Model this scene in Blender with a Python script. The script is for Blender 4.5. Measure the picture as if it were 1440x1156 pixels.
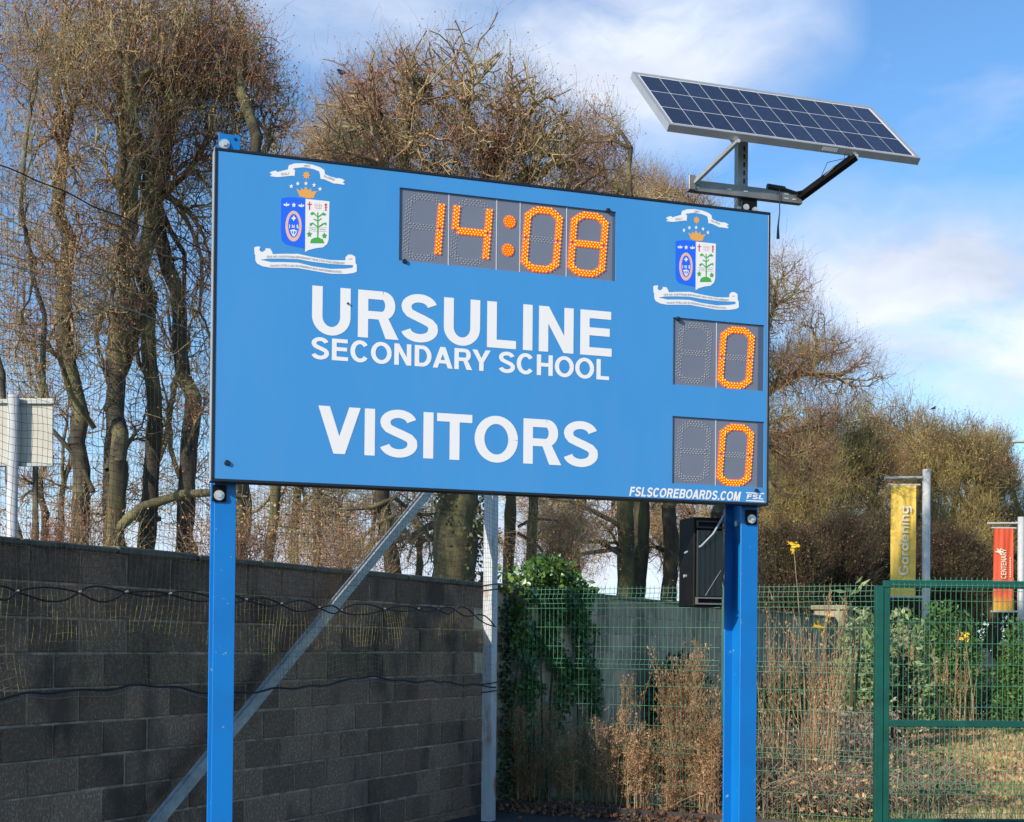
import bpy, math, random
import numpy as np
from mathutils import Vector

for o in list(bpy.data.objects): bpy.data.objects.remove(o)
S = bpy.context.scene
COL = S.collection

# ------------------------------------------------------------------ camera
FPX, PCX, PCY = 1950.0, 720.0, 883.44
PITCH, ROLL, EYE = 0.011178, 0.009259, 1.75
cp, sp, cr, sr = math.cos(PITCH), math.sin(PITCH), math.cos(ROLL), math.sin(ROLL)
FW = np.array([0, cp, sp]); UP0 = np.array([0, -sp, cp]); RT0 = np.array([1., 0, 0])
RT = RT0*cr + UP0*sr; UP = -RT0*sr + UP0*cr
cam = bpy.data.cameras.new('camera'); camo = bpy.data.objects.new('camera', cam); COL.objects.link(camo)
cam.sensor_width = 36.0; cam.sensor_fit = 'HORIZONTAL'; cam.lens = FPX/1440*36
cam.shift_x = 0.0; cam.shift_y = (PCY-578.0)/1440.0
cam.clip_start = 0.1; cam.clip_end = 3000
from mathutils import Matrix
M3 = Matrix((tuple(RT), tuple(UP), tuple(-FW))).transposed()
camo.matrix_world = Matrix.Translation((0, 0, EYE)) @ M3.to_4x4()
S.camera = camo
S.render.resolution_x = 1024; S.render.resolution_y = 822

# ------------------------------------------------------------------ light
SUN_AZ, SUN_EL = math.radians(222), math.radians(25)
W = bpy.data.worlds.new('World'); S.world = W; W.use_nodes = True
nt = W.node_tree; nt.nodes.clear(); N = nt.nodes.new; L = nt.links.new
out = N('ShaderNodeOutputWorld'); bg = N('ShaderNodeBackground'); bg.inputs[1].default_value = 0.13
sky = N('ShaderNodeTexSky'); sky.sky_type = 'NISHITA'; sky.sun_disc = False
sky.sun_elevation = SUN_EL; sky.sun_rotation = SUN_AZ; sky.air_density = 1.0; sky.dust_density = 0.4; sky.ozone_density = 2.0
tc = N('ShaderNodeTexCoord')
def vmath(op, a, b=None, c=None):
    n = N('ShaderNodeVectorMath'); n.operation = op
    for i, v in enumerate((a, b, c)):
        if v is None: continue
        if isinstance(v, tuple): n.inputs[i].default_value = v
        else: L(v, n.inputs[i])
    return n
def smath(op, a, b=None, clamp=False):
    n = N('ShaderNodeMath'); n.operation = op; n.use_clamp = clamp
    for i, v in enumerate((a, b)):
        if v is None: continue
        if isinstance(v, (int, float)): n.inputs[i].default_value = v
        else: L(v, n.inputs[i])
    return n.outputs[0]
def noise_w(scale, detail, vec, rough=.55):
    n = N('ShaderNodeTexNoise'); n.inputs['Scale'].default_value = scale; n.inputs['Detail'].default_value = detail
    n.inputs['Roughness'].default_value = rough; L(vec, n.inputs['Vector']); return n
DIR = vmath('NORMALIZE', tc.outputs['Generated']).outputs[0]
warp = noise_w(3.0, 5, DIR); wv = vmath('SUBTRACT', warp.outputs['Color'], (.5, .5, .5)).outputs[0]
wv = vmath('SCALE', wv).outputs[0]; nt.nodes[-1].inputs['Scale'].default_value = .16
DW = vmath('ADD', DIR, wv).outputs[0]
def pdir(px, py):
    d = (px-PCX)/FPX*RT - (py-PCY)/FPX*UP + FW
    return d/np.linalg.norm(d)
# clouds: soft banks in the sky, each a direction and an angular size (wide, high)
BANKS = [((520, 10), .20, .05, .50), ((890, 70), .125, .060, .95), ((1330, 400), .19, .055, .95), ((1400, 490), .13, .07, 1.0), ((1180, 330), .07, .03, .4),
         ((420, 800), .36, .09, 1.0), ((900, 790), .30, .10, .9), ((60, 640), .16, .08, .5), ((1270, 285), .03, .015, .35)]
acc = None
for (pp, rx, rz, wgt) in BANKS:
    d = pdir(*pp)
    df = vmath('SUBTRACT', DW, tuple(d)).outputs[0]
    df = vmath('MULTIPLY', df, (1/rx, 1/rx, 1/rz)).outputs[0]
    ln = vmath('LENGTH', df).outputs['Value']
    m = smath('MULTIPLY', smath('SUBTRACT', 1.25, ln, True), wgt)
    acc = m if acc is None else smath('MAXIMUM', acc, m)
general = noise_w(2.3, 7, vmath('MULTIPLY', DIR, (1, 1, 2.6)).outputs[0])
gm = smath('MULTIPLY', smath('SUBTRACT', general.outputs['Fac'], .575), 4.0, True)
acc = smath('MAXIMUM', acc, gm)
det = noise_w(9.0, 8, vmath('MULTIPLY', DW, (1, 1, 2.2)).outputs[0], .6)
fac = smath('MULTIPLY', acc, smath('ADD', -.35, smath('MULTIPLY', det.outputs['Fac'], 2.7)), True)
fac = smath('MULTIPLY', fac, 1.0, True)
ccr = N('ShaderNodeValToRGB'); ccr.color_ramp.elements[0].position = .35; ccr.color_ramp.elements[1].position = .7
ccr.color_ramp.elements[0].color = (4.0, 4.5, 5.5, 1); ccr.color_ramp.elements[1].color = (6.0, 6.4, 7.2, 1)
n2 = noise_w(5.0, 5, vmath('MULTIPLY', DW, (1, 1, 3)).outputs[0]); L(n2.outputs['Fac'], ccr.inputs[0])
tint = N('ShaderNodeMixRGB'); tint.blend_type = 'MULTIPLY'; tint.inputs[0].default_value = 1; L(sky.outputs[0], tint.inputs[1]); tint.inputs[2].default_value = (.70, 1.01, 1.24, 1)
mx = N('ShaderNodeMixRGB'); L(fac, mx.inputs[0]); L(tint.outputs[0], mx.inputs[1]); L(ccr.outputs[0], mx.inputs[2])
L(mx.outputs[0], bg.inputs[0]); L(bg.outputs[0], out.inputs[0])
sun = bpy.data.lights.new('sun', 'SUN'); sun.energy = 4.4; sun.angle = math.radians(.53); sun.color = (1, .90, .76)
suno = bpy.data.objects.new('sun', sun); COL.objects.link(suno)
sd = Vector((math.sin(SUN_AZ)*math.cos(SUN_EL), math.cos(SUN_AZ)*math.cos(SUN_EL), math.sin(SUN_EL)))
suno.rotation_euler = sd.to_track_quat('Z', 'Y').to_euler()
S.view_settings.view_transform = 'Standard'; S.view_settings.look = 'None'
S.view_settings.exposure = 0.35; S.view_settings.gamma = 1.0; S.view_settings.use_curve_mapping = False

# ------------------------------------------------------------------ geometry helpers
def ray(px, py):
    return (px-PCX)/FPX*RT - (py-PCY)/FPX*UP + FW
def at(px, py, Y):
    d = ray(px, py); t = Y/d[1]; return np.array([0, 0, EYE]) + d*t
def ground(px, py, z=0.0):
    d = ray(px, py); t = (z-EYE)/d[2]; return np.array([0, 0, EYE]) + d*t
def proj(P):
    d = np.asarray(P)-np.array([0, 0, EYE]); z = d@FW
    return PCX+FPX*(d@RT)/z, PCY-FPX*(d@UP)/z
class Frame:
    """vertical plane frame: origin (x,y), local x along yaw, local y away, local z up"""
    def __init__(s, ox, oy, rz): s.o = np.array([ox, oy, 0.]); s.rz = rz; s.u = np.array([math.cos(rz), math.sin(rz), 0]); s.v = np.array([-math.sin(rz), math.cos(rz), 0])
    def hit(s, px, py, y=0.0):
        d = ray(px, py); c = np.array([0, 0, EYE]); t = ((s.o + s.v*y - c)@s.v)/(d@s.v); P = c+d*t
        return (P-s.o)@s.u, P[2]
    def w(s, x, y, z): return s.o + s.u*x + s.v*y + np.array([0, 0, z])

class MB:
    def __init__(s): s.v = []; s.f = []
    def add(s, vs, fs):
        b = len(s.v); s.v += [tuple(map(float, v)) for v in vs]; s.f += [tuple(i+b for i in f) for f in fs]; return s
    def box(s, x0, x1, y0, y1, z0, z1, c=0.0):
        if c <= 0:
            return s.add([(x0,y0,z0),(x1,y0,z0),(x1,y1,z0),(x0,y1,z0),(x0,y0,z1),(x1,y0,z1),(x1,y1,z1),(x0,y1,z1)],
                  [(0,3,2,1),(4,5,6,7),(0,1,5,4),(1,2,6,5),(2,3,7,6),(3,0,4,7)])
        vs = []
        X = (x0, x1); Y = (y0, y1); Z = (z0, z1); sg = (1, -1)
        for k in range(2):
            for j in range(2):
                for i in range(2):
                    vs += [(X[i], Y[j]+sg[j]*c, Z[k]+sg[k]*c), (X[i]+sg[i]*c, Y[j], Z[k]+sg[k]*c), (X[i]+sg[i]*c, Y[j]+sg[j]*c, Z[k])]
        I = lambda i, j, k, a: (i+2*j+4*k)*3+a
        fs = []
        fs += [(I(0,0,0,0),I(0,0,1,0),I(0,1,1,0),I(0,1,0,0)), (I(1,0,0,0),I(1,1,0,0),I(1,1,1,0),I(1,0,1,0))]
        fs += [(I(0,0,0,1),I(1,0,0,1),I(1,0,1,1),I(0,0,1,1)), (I(0,1,0,1),I(0,1,1,1),I(1,1,1,1),I(1,1,0,1))]
        fs += [(I(0,0,0,2),I(0,1,0,2),I(1,1,0,2),I(1,0,0,2)), (I(0,0,1,2),I(1,0,1,2),I(1,1,1,2),I(0,1,1,2))]
        for a in (0, 1):
            for b in (0, 1):
                q = [(I(a,b,0,0),I(a,b,1,0),I(a,b,1,1),I(a,b,0,1)), (I(a,0,b,0),I(a,1,b,0),I(a,1,b,2),I(a,0,b,2)), (I(0,a,b,1),I(1,a,b,1),I(1,a,b,2),I(0,a,b,2))]
                fl = [(a+b) % 2 == 0, (a+b) % 2 == 1, (a+b) % 2 == 0]
                for f, g in zip(q, fl): fs.append(f if g else f[::-1])
        for k in range(2):
            for j in range(2):
                for i in range(2):
                    t = (I(i,j,k,0), I(i,j,k,1), I(i,j,k,2)); fs.append(t if (i+j+k) % 2 else t[::-1])
        return s.add(vs, fs)
    def tube(s, pts, r, n=8, cap=True):
        pts = [np.asarray(p, float) for p in pts]; K = len(pts); rs = r if hasattr(r, '__len__') else [r]*K
        b = len(s.v); prev = None
        for i, p in enumerate(pts):
            t = pts[min(i+1, K-1)]-pts[max(i-1, 0)]; t = t/(np.linalg.norm(t)+1e-12)
            if prev is None:
                a = np.array([0, 0, 1.]) if abs(t[2]) < .9 else np.array([1., 0, 0]); u = np.cross(t, a)
            else: u = prev - t*(prev@t)
            u = u/(np.linalg.norm(u)+1e-12); prev = u; w = np.cross(t, u)
            for k in range(n):
                an = 2*math.pi*k/n; s.v.append(tuple(p+rs[i]*(math.cos(an)*u+math.sin(an)*w)))
        for i in range(K-1):
            for k in range(n):
                s.f.append((b+i*n+k, b+i*n+(k+1) % n, b+(i+1)*n+(k+1) % n, b+(i+1)*n+k))
        if cap: s.f.append(tuple(b+k for k in range(n))[::-1]); s.f.append(tuple(b+(K-1)*n+k for k in range(n)))
        return s
    def disc(s, c, r, h, n=16, r2=None):
        """disc facing local -y, centre c on its back, height h towards -y"""
        r2 = r if r2 is None else r2; b = len(s.v); cx, cy, cz = c
        for rr, yy in ((r, cy), (r2, cy-h)):
            for k in range(n): a = 2*math.pi*k/n; s.v.append((cx+rr*math.cos(a), yy, cz+rr*math.sin(a)))
        s.f.append(tuple(b+n+k for k in range(n)))
        for k in range(n): s.f.append((b+k, b+(k+1) % n, b+n+(k+1) % n, b+n+k))
        return s
    def bar(s, p, q, w, d, up=(0, 0, 1)):
        p = np.asarray(p, float); q = np.asarray(q, float); t = q-p; t /= np.linalg.norm(t)
        a = np.asarray(up, float); x = np.cross(t, a); x /= np.linalg.norm(x); y = np.cross(x, t)
        vs = []
        for P in (p, q):
            for (i, j) in ((-1,-1),(1,-1),(1,1),(-1,1)): vs.append(P + x*i*w/2 + y*j*d/2)
        return s.add(vs, [(0,1,2,3)[::-1],(4,5,6,7),(0,1,5,4),(1,2,6,5),(2,3,7,6),(3,0,4,7)])
    def poly(s, pts2, y):
        b = len(s.v); s.v += [(p[0], y, p[1]) for p in pts2]; s.f.append(tuple(range(b, b+len(pts2)))); return s
    def build(s, name, m, parent=None, smooth=False, **k):
        me = bpy.data.meshes.new(name); me.from_pydata(s.v, [], s.f); me.update()
        if smooth: me.polygons.foreach_set('use_smooth', [True]*len(me.polygons))
        return link(name, me, m, parent, **k)
def link(name, me, m, parent=None, kind=None, label=None):
    o = bpy.data.objects.new(name, me); COL.objects.link(o)
    if m is not None and me is not None and not me.materials:
        for mm in (m if isinstance(m, (list, tuple)) else [m]): me.materials.append(mm)
    if parent is not None: o.parent = parent
    if kind: o['kind'] = kind
    if label: o['label'] = label
    return o
def thing(name, label, cat, loc=(0, 0, 0), rz=0.0, group=None):
    o = bpy.data.objects.new(name, None); COL.objects.link(o); o.location = tuple(map(float, loc)); o.rotation_euler = (0, 0, rz)
    o.empty_display_size = .2; o['label'] = label; o['category'] = cat
    if group: o['group'] = group
    return o
def tag(o, label, cat, group=None, kind=None):
    if kind != 'structure': o['label'] = label; o['category'] = cat
    if group: o['group'] = group
    if kind: o['kind'] = kind
    return o
def npmesh(name, V, F, smooth=False):
    me = bpy.data.meshes.new(name); V = np.asarray(V, np.float32); F = np.asarray(F, np.int32); k = F.shape[1]
    me.vertices.add(len(V)); me.vertices.foreach_set('co', V.ravel())
    me.loops.add(F.size); me.loops.foreach_set('vertex_index', F.ravel())
    me.polygons.add(len(F)); me.polygons.foreach_set('loop_start', np.arange(0, F.size, k, dtype=np.int32))
    me.polygons.foreach_set('loop_total', np.full(len(F), k, np.int32))
    if smooth: me.polygons.foreach_set('use_smooth', np.ones(len(F), bool))
    me.update(calc_edges=True); me.validate(); return me
def nrm(a): return a/(np.linalg.norm(a, axis=-1, keepdims=True)+1e-12)
def tubes(P, R, n=3):
    """P [N,K,3], R [N,K] -> open tubes, quads"""
    P = np.asarray(P, float); R = np.asarray(R, float); Nn, K, _ = P.shape
    T = nrm(P[:, -1]-P[:, 0]); a = np.where(np.abs(T[:, 2:3]) < .9, np.array([[0, 0, 1.]]), np.array([[1., 0, 0]]))
    U = nrm(np.cross(T, a)); V = np.cross(T, U); an = 2*np.pi*np.arange(n)/n
    ring = np.cos(an)[None, :, None]*U[:, None]+np.sin(an)[None, :, None]*V[:, None]
    VV = P[:, :, None]+R[:, :, None, None]*ring[:, None]
    VV = VV.reshape(-1, 3)
    base = (np.arange(Nn)*K*n)[:, None, None]; i = np.arange(K-1)[None, :, None]*n; k = np.arange(n)[None, None, :]; k1 = (k+1) % n
    F = np.stack([base+i+k, base+i+k1, base+i+n+k1, base+i+n+k], -1).reshape(-1, 4)
    return VV, F
def leaves(C, size, rng, aspect=.55, up=0.0, droop=0.0):
    """diamond leaves folded on the midrib at points C"""
    n = len(C); d = nrm(rng.normal(size=(n, 3))+np.array([0, 0, up])); a = nrm(rng.normal(size=(n, 3))); s_ = nrm(np.cross(d, a)); nn = np.cross(d, s_)
    sz = size*rng.uniform(.6, 1.25, (n, 1)); w = sz*aspect*.5
    V = np.stack([C, C+d*sz*.45+s_*w+nn*w*.35, C+d*sz, C+d*sz*.45-s_*w+nn*w*.35], 1).reshape(-1, 3)
    b = np.arange(n)*4; F = np.concatenate([np.stack([b, b+1, b+2], 1), np.stack([b, b+2, b+3], 1)])
    return V, F
def merge(parts):
    Vs = []; Fs = []; o = 0
    for V, F in parts: Vs.append(V); Fs.append(F+o); o += len(V)
    return np.concatenate(Vs), np.concatenate(Fs)

# ------------------------------------------------------------------ materials
def mat(name, c, rough=.6, c2=None, scale=8, detail=6, lo=.35, hi=.65, metal=0, bump=0, bscale=None, spec=.5, c3=None, s3=1.5, lo3=.5, hi3=.7, vec='Position', stretch=None, rand=0, island=0, trans=0, coat=0):
    m = bpy.data.materials.new(name); m.use_nodes = True; t = m.node_tree; b = t.nodes['Principled BSDF']
    b.inputs['Roughness'].default_value = rough; b.inputs['Metallic'].default_value = metal; b.inputs['Specular IOR Level'].default_value = spec
    if coat: b.inputs['Coat Weight'].default_value = coat; b.inputs['Coat Roughness'].default_value = .15
    if vec == 'Position': g = t.nodes.new('ShaderNodeNewGeometry'); v = g.outputs['Position']
    else: g = t.nodes.new('ShaderNodeTexCoord'); v = g.outputs['Object']
    if stretch:
        mm = t.nodes.new('ShaderNodeVectorMath'); mm.operation = 'MULTIPLY'; mm.inputs[1].default_value = stretch; t.links.new(v, mm.inputs[0]); v = mm.outputs[0]
    def ns(sc, de):
        n = t.nodes.new('ShaderNodeTexNoise'); n.inputs['Scale'].default_value = sc; n.inputs['Detail'].default_value = de; n.inputs['Roughness'].default_value = .6; t.links.new(v, n.inputs['Vector']); return n.outputs['Fac']
    def ramp(f, lo, hi):
        r = t.nodes.new('ShaderNodeMapRange'); r.inputs[1].default_value = lo; r.inputs[2].default_value = hi; t.links.new(f, r.inputs[0]); return r.outputs[0]
    def mixc(f, a, bb):
        x = t.nodes.new('ShaderNodeMixRGB')
        t.links.new(f, x.inputs[0])
        for i, q in ((1, a), (2, bb)):
            if isinstance(q, tuple): x.inputs[i].default_value = (*q, 1)
            else: t.links.new(q, x.inputs[i])
        return x.outputs[0]
    col = tuple(c)
    if c2: col = mixc(ramp(ns(scale, detail), lo, hi), col, tuple(c2))
    if c3: col = mixc(ramp(ns(s3, 5), lo3, hi3), col, tuple(c3))
    if rand or island:
        if rand: oi = t.nodes.new('ShaderNodeObjectInfo'); rf = oi.outputs['Random']; amt = rand
        else: rf = t.nodes.new('ShaderNodeNewGeometry').outputs['Random Per Island']; amt = island
        hs = t.nodes.new('ShaderNodeHueSaturation'); r = t.nodes.new('ShaderNodeMapRange'); r.inputs[3].default_value = 1-amt; r.inputs[4].default_value = 1+amt; t.links.new(rf, r.inputs[0]); t.links.new(r.outputs[0], hs.inputs['Value'])
        if isinstance(col, tuple): hs.inputs['Color'].default_value = (*col, 1)
        else: t.links.new(col, hs.inputs['Color'])
        col = hs.outputs[0]
    if isinstance(col, tuple): b.inputs['Base Color'].default_value = (*col, 1)
    else: t.links.new(col, b.inputs['Base Color'])
    if bump:
        bp = t.nodes.new('ShaderNodeBump'); bp.inputs['Strength'].default_value = bump; bp.inputs['Distance'].default_value = .01
        t.links.new(ns(bscale or scale*3, 8), bp.inputs['Height']); t.links.new(bp.outputs[0], b.inputs['Normal'])
    if trans:
        tr = t.nodes.new('ShaderNodeBsdfTranslucent'); ms = t.nodes.new('ShaderNodeMixShader'); ms.inputs[0].default_value = trans
        if isinstance(col, tuple): tr.inputs[0].default_value = (*col, 1)
        else: t.links.new(col, tr.inputs[0])
        o = t.nodes['Material Output']; t.links.new(b.outputs[0], ms.inputs[1]); t.links.new(tr.outputs[0], ms.inputs[2]); t.links.new(ms.outputs[0], o.inputs[0])
    return m
def emit(name, c, s):
    m = bpy.data.materials.new(name); m.use_nodes = True; b = m.node_tree.nodes['Principled BSDF']
    b.inputs['Base Color'].default_value = (c[0]*.5, c[1]*.5, c[2]*.5, 1); b.inputs['Emission Color'].default_value = (*c, 1); b.inputs['Emission Strength'].default_value = s; b.inputs['Roughness'].default_value = .3
    return m
m_face = mat('board_blue', (.046, .245, .56), .34, c2=(.062, .285, .62), scale=.8, c3=(.070, .265, .56), s3=5, lo3=.5, hi3=.9, stretch=(1, 1, .3), lo=.3, hi=.7)
m_post = mat('post_blue', (.002, .165, .50), .38, c2=(.22, .36, .48), scale=16, lo=.665, hi=.69, c3=(.003, .145, .44), s3=3, lo3=.45, hi3=.7, bump=.03, bscale=60)
m_black = mat('black_trim', (.010, .011, .014), .35)
m_blackm = mat('black_steel', (.006, .006, .006), .45, spec=.12, c2=(.010, .009, .009), scale=20)
m_white = mat('white_vinyl', (.80, .77, .76), .45)
m_gold = mat('gold_print', (.75, .36, .08), .5)
m_peach = mat('peach_print', (.80, .45, .33), .5)
m_royal = mat('royal_print', (.012, .13, .82), .4)
m_green = mat('green_print', (.06, .36, .06), .5)
m_red = mat('red_print', (.52, .07, .08), .5)
m_navy = mat('navy_print', (.04, .09, .22), .5)
m_gtext = mat('grey_print', (.32, .34, .38), .5)
m_pink = mat('pink_print', (.75, .45, .45), .5)
m_lcd = mat('display_grey', (.155, .165, .215), .3, c2=(.165, .18, .23), scale=3)
m_unlit = mat('led_clear', (.42, .41, .38), .35)
m_lens = emit('led_orange_lens', (1.0, .105, .001), .95)
m_core = emit('led_core', (1.0, .40, .035), 1.9)
m_strip = mat('divider_white', (.55, .57, .62), .4)
m_alu = mat('aluminium', (.62, .61, .58), .38, c2=(.52, .51, .49), scale=5, metal=.55)
m_steel = mat('grey_steel', (.30, .28, .26), .5, c2=(.22, .21, .20), scale=9, metal=.6)
m_chan = mat('galvanised_channel', (.38, .38, .36), .5, c2=(.26, .27, .27), scale=9, metal=.4)
m_cell = mat('solar_cell', (.020, .028, .055), .22, c2=(.028, .036, .068), scale=30, spec=.35, rand=.18)
m_back = mat('solar_backsheet', (.62, .64, .68), .4)
m_galv = mat('galvanised', (.40, .42, .42), .5, c2=(.27, .29, .29), scale=14, c3=(.20, .20, .19), s3=5, lo3=.55, hi3=.8, metal=.25, bump=.15)
m_polep = mat('worn_white_pole', (.52, .54, .56), .55, c2=(.42, .44, .46), scale=10, c3=(.33, .16, .07), s3=2.3, lo3=.52, hi3=.66, stretch=(3, 3, .9), bump=.2)
m_rust = mat('rust', (.30, .14, .06), .8, c2=(.42, .36, .30), scale=6)
m_rope = mat('black_rope', (.012, .012, .012), .7)
m_washer = mat('zinc_washer', (.72, .70, .66), .3, metal=.5, c2=(.5, .49, .47), scale=40)
m_copewall = mat('coping', (.17, .155, .12), .9, c2=(.08, .075, .05), scale=12, c3=(.17, .155, .12), s3=3, bump=.5)
m_greenp = mat('green_fence', (.003, .060, .044), .4, c2=(.005, .085, .06), scale=6)
m_wire = mat('green_wire', (.07, .24, .14), .45)
m_sign = mat('sign_back_cream', (.50, .48, .40), .6, c2=(.42, .40, .34), scale=3)
m_polew = mat('white_pole', (.50, .50, .49), .45, c2=(.42, .42, .41), scale=6)
m_yel = mat('banner_yellow', (.84, .56, .10), .65, c2=(.78, .50, .08), scale=4, trans=.12)
m_ora = mat('banner_orange', (.66, .075, .02), .65, trans=.12)
m_cream = mat('banner_print', (.78, .70, .52), .6)
m_bark = mat('bark', (.062, .046, .030), .9, c2=(.022, .018, .012), scale=7, detail=8, c3=(.10, .088, .03), s3=1.6, lo3=.45, hi3=.62, bump=.9, bscale=12, stretch=(1, 1, .45))
m_barkivy = mat('bark_mossy', (.12, .105, .04), .9, c2=(.035, .033, .015), scale=9, c3=(.14, .11, .05), s3=2.2, bump=1, bscale=16, stretch=(1, 1, .5))
m_limb = mat('limb', (.085, .068, .040), .9, c2=(.030, .024, .016), scale=4, c3=(.17, .15, .065), s3=1.3, lo3=.45, hi3=.6)
m_twig = mat('twig_olive', (.37, .285, .145), .9, c2=(.25, .135, .085), scale=1.1, lo=.4, hi=.6, island=.45)
m_twigd = mat('twig_dark', (.42, .33, .12), .9, c2=(.17, .115, .06), scale=.45, lo=.4, hi=.6, island=.45)
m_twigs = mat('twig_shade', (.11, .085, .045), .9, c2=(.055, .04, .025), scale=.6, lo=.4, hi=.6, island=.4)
m_bud = mat('bud_rust', (.42, .15, .09), .9, c2=(.42, .29, .11), scale=.9, lo=.42, hi=.58, island=.3)
m_budd = mat('bud_olive', (.38, .30, .08), .9, c2=(.36, .17, .07), scale=.5, lo=.42, hi=.58, island=.3)
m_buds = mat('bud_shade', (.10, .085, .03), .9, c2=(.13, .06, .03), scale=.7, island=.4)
m_budr = mat('bud_red', (.16, .055, .04), .9, c2=(.13, .08, .04), scale=.9, island=.3)
m_ivy = mat('ivy_leaf', (.045, .115, .018), .32, c2=(.13, .20, .04), scale=2.5, island=.45, trans=.18)
m_dark = mat('dark_leaf', (.018, .050, .014), .45, c2=(.03, .07, .02), scale=3, island=.4, trans=.1)
m_hedge = mat('hedge_leaf', (.045, .115, .018), .5, c2=(.08, .15, .03), scale=2, island=.4, trans=.2)
m_pale = mat('pale_leaf', (.30, .34, .17), .5, c2=(.16, .23, .07), scale=2.5, island=.4, trans=.2)
m_dry = mat('dry_weed', (.58, .37, .20), .9, c2=(.34, .19, .09), scale=1.6, lo=.4, hi=.6, island=.35, trans=.15)
m_straw = mat('straw', (.36, .27, .15), .9, c2=(.24, .15, .08), scale=2, island=.35)
m_dead = mat('dead_bramble', (.36, .27, .19), .9, c2=(.20, .13, .09), scale=1.5, island=.4)
m_yflow = mat('yellow_leaf', (.75, .48, .03), .6, island=.2, trans=.2)
m_grass = mat('grass_blade', (.20, .25, .06), .7, c2=(.60, .47, .25), scale=.8, lo=.4, hi=.62, island=.3, trans=.2)
m_litter = mat('leaf_litter', (.22, .08, .04), .9, c2=(.14, .09, .05), scale=6, island=.5)
m_ground = mat('ground_soil', (.13, .115, .05), .95, c2=(.15, .17, .05), scale=.9, c3=(.42, .33, .19), s3=.35, lo3=.48, hi3=.6, bump=1, bscale=9)
m_tarmac = mat('tarmac', (.055, .055, .055), .9, c2=(.04, .04, .04), scale=60, bump=.5, bscale=120)
m_kerb = mat('timber_edging', (.035, .032, .032), .85, c2=(.06, .055, .05), scale=5, bump=.4)
m_stone = mat('stone_lit', (.36, .30, .20), .9, c2=(.24, .20, .14), scale=5, bump=.6)
m_rock = mat('rock', (.22, .17, .13), .9, c2=(.14, .11, .09), scale=4, bump=1, bscale=8)
m_mortar = mat('mortar', (.50, .36, .25), .95, c2=(.20, .14, .10), scale=9, bump=.6)
def wall_material(name):
    m = mat(name, (.215, .122, .076), .92, c2=(.66, .46, .33), scale=80, detail=6, lo=.50, hi=.84, c3=(.10, .064, .044), s3=2.2, lo3=.50, hi3=.66, bump=1, bscale=90, rand=.34, stretch=(1, 1, .6))
    return m
m_block = wall_material('block_dark')
m_blockl = mat('block_pale', (.50, .385, .255), .92, c2=(.32, .24, .15), scale=9, detail=9, lo=.38, hi=.66, c3=(.15, .125, .08), s3=1.1, lo3=.5, hi3=.62, stretch=(1, 1, .5), bump=.6, bscale=60, rand=.25)
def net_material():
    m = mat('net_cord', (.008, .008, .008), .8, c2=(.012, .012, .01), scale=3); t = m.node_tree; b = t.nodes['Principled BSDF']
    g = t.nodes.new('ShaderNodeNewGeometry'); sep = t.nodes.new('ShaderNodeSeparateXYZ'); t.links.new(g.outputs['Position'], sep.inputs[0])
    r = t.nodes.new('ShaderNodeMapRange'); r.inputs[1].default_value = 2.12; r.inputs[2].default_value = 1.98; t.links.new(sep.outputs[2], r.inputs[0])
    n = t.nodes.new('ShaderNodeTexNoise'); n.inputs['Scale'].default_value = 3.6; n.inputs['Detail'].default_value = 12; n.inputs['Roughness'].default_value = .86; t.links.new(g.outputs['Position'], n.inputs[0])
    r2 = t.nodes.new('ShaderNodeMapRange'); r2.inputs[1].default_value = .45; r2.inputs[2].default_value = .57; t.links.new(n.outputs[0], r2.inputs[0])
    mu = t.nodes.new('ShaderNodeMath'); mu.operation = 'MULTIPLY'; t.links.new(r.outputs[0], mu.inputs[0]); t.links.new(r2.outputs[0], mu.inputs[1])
    x = t.nodes.new('ShaderNodeMixRGB'); x.inputs[1].default_value = (.035, .034, .030, 1); x.inputs[2].default_value = (.48, .42, .15, 1)  # sunlit highlights on the lower net, painted as yellow patches in the cord colour
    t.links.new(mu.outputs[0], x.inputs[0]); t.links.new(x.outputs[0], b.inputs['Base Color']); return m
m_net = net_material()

# ------------------------------------------------------------------ setting: ground
g = MB(); g.add([(-400,-60,0),(400,-60,0),(400,900,0),(-400,900,0)], [(0,1,2,3)]); o = g.build('ground', m_ground); o['kind'] = 'structure'
K0 = ground(690, 1138); K1 = ground(945, 1157)
kd = nrm((K1-K0)[None])[0]
Ka = K0-kd*1.0; Kb = K1+kd*1.4
g = MB(); g.add([(-30,-20,.006),(30,-20,.006),(30, Kb[1]-.3,.006),(Kb[0],Kb[1],.006),(Ka[0],Ka[1],.006),(-30, 30,.006)], [(0,1,2,3,4,5)])
o = g.build('tarmac_court', m_tarmac); o['kind'] = 'structure'

# ------------------------------------------------------------------ wall
WR = math.radians(90-25.574); WF = Frame(-3.116, 8.44, WR)
wall = thing('block_wall', 'long dark weathered concrete block wall running away behind the scoreboard', 'wall', WF.o, WR)
rng = np.random.default_rng(3); random.seed(3)
meshes = []
for i in range(5):
    b = MB(); b.box(-.2185, .2185, -.006-.002*i, .2, -.1055, .1055, .006+.001*(i % 3)); me = bpy.data.meshes.new('block'); me.from_pydata(b.v, [], b.f); me.update(); me.materials.append(m_block); meshes.append(me)
meshl = []
for i in range(3):
    b = MB(); b.box(-.2185, .2185, -.004-.002*i, .2, -.1055, .1055, .006); me = bpy.data.meshes.new('block'); me.from_pydata(b.v, [], b.f); me.update(); me.materials.append(m_blockl); meshl.append(me)
XEND = 22.6; Z0 = .085-.225
lst = []
for r_ in range(11):
    x = -1.35+(.225 if r_ % 2 else 0)
    while x < XEND: lst.append((x, Z0+.225*r_+.1125)); x += .45
lst = [q for q in lst if q[1] < 2.33]
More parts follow.
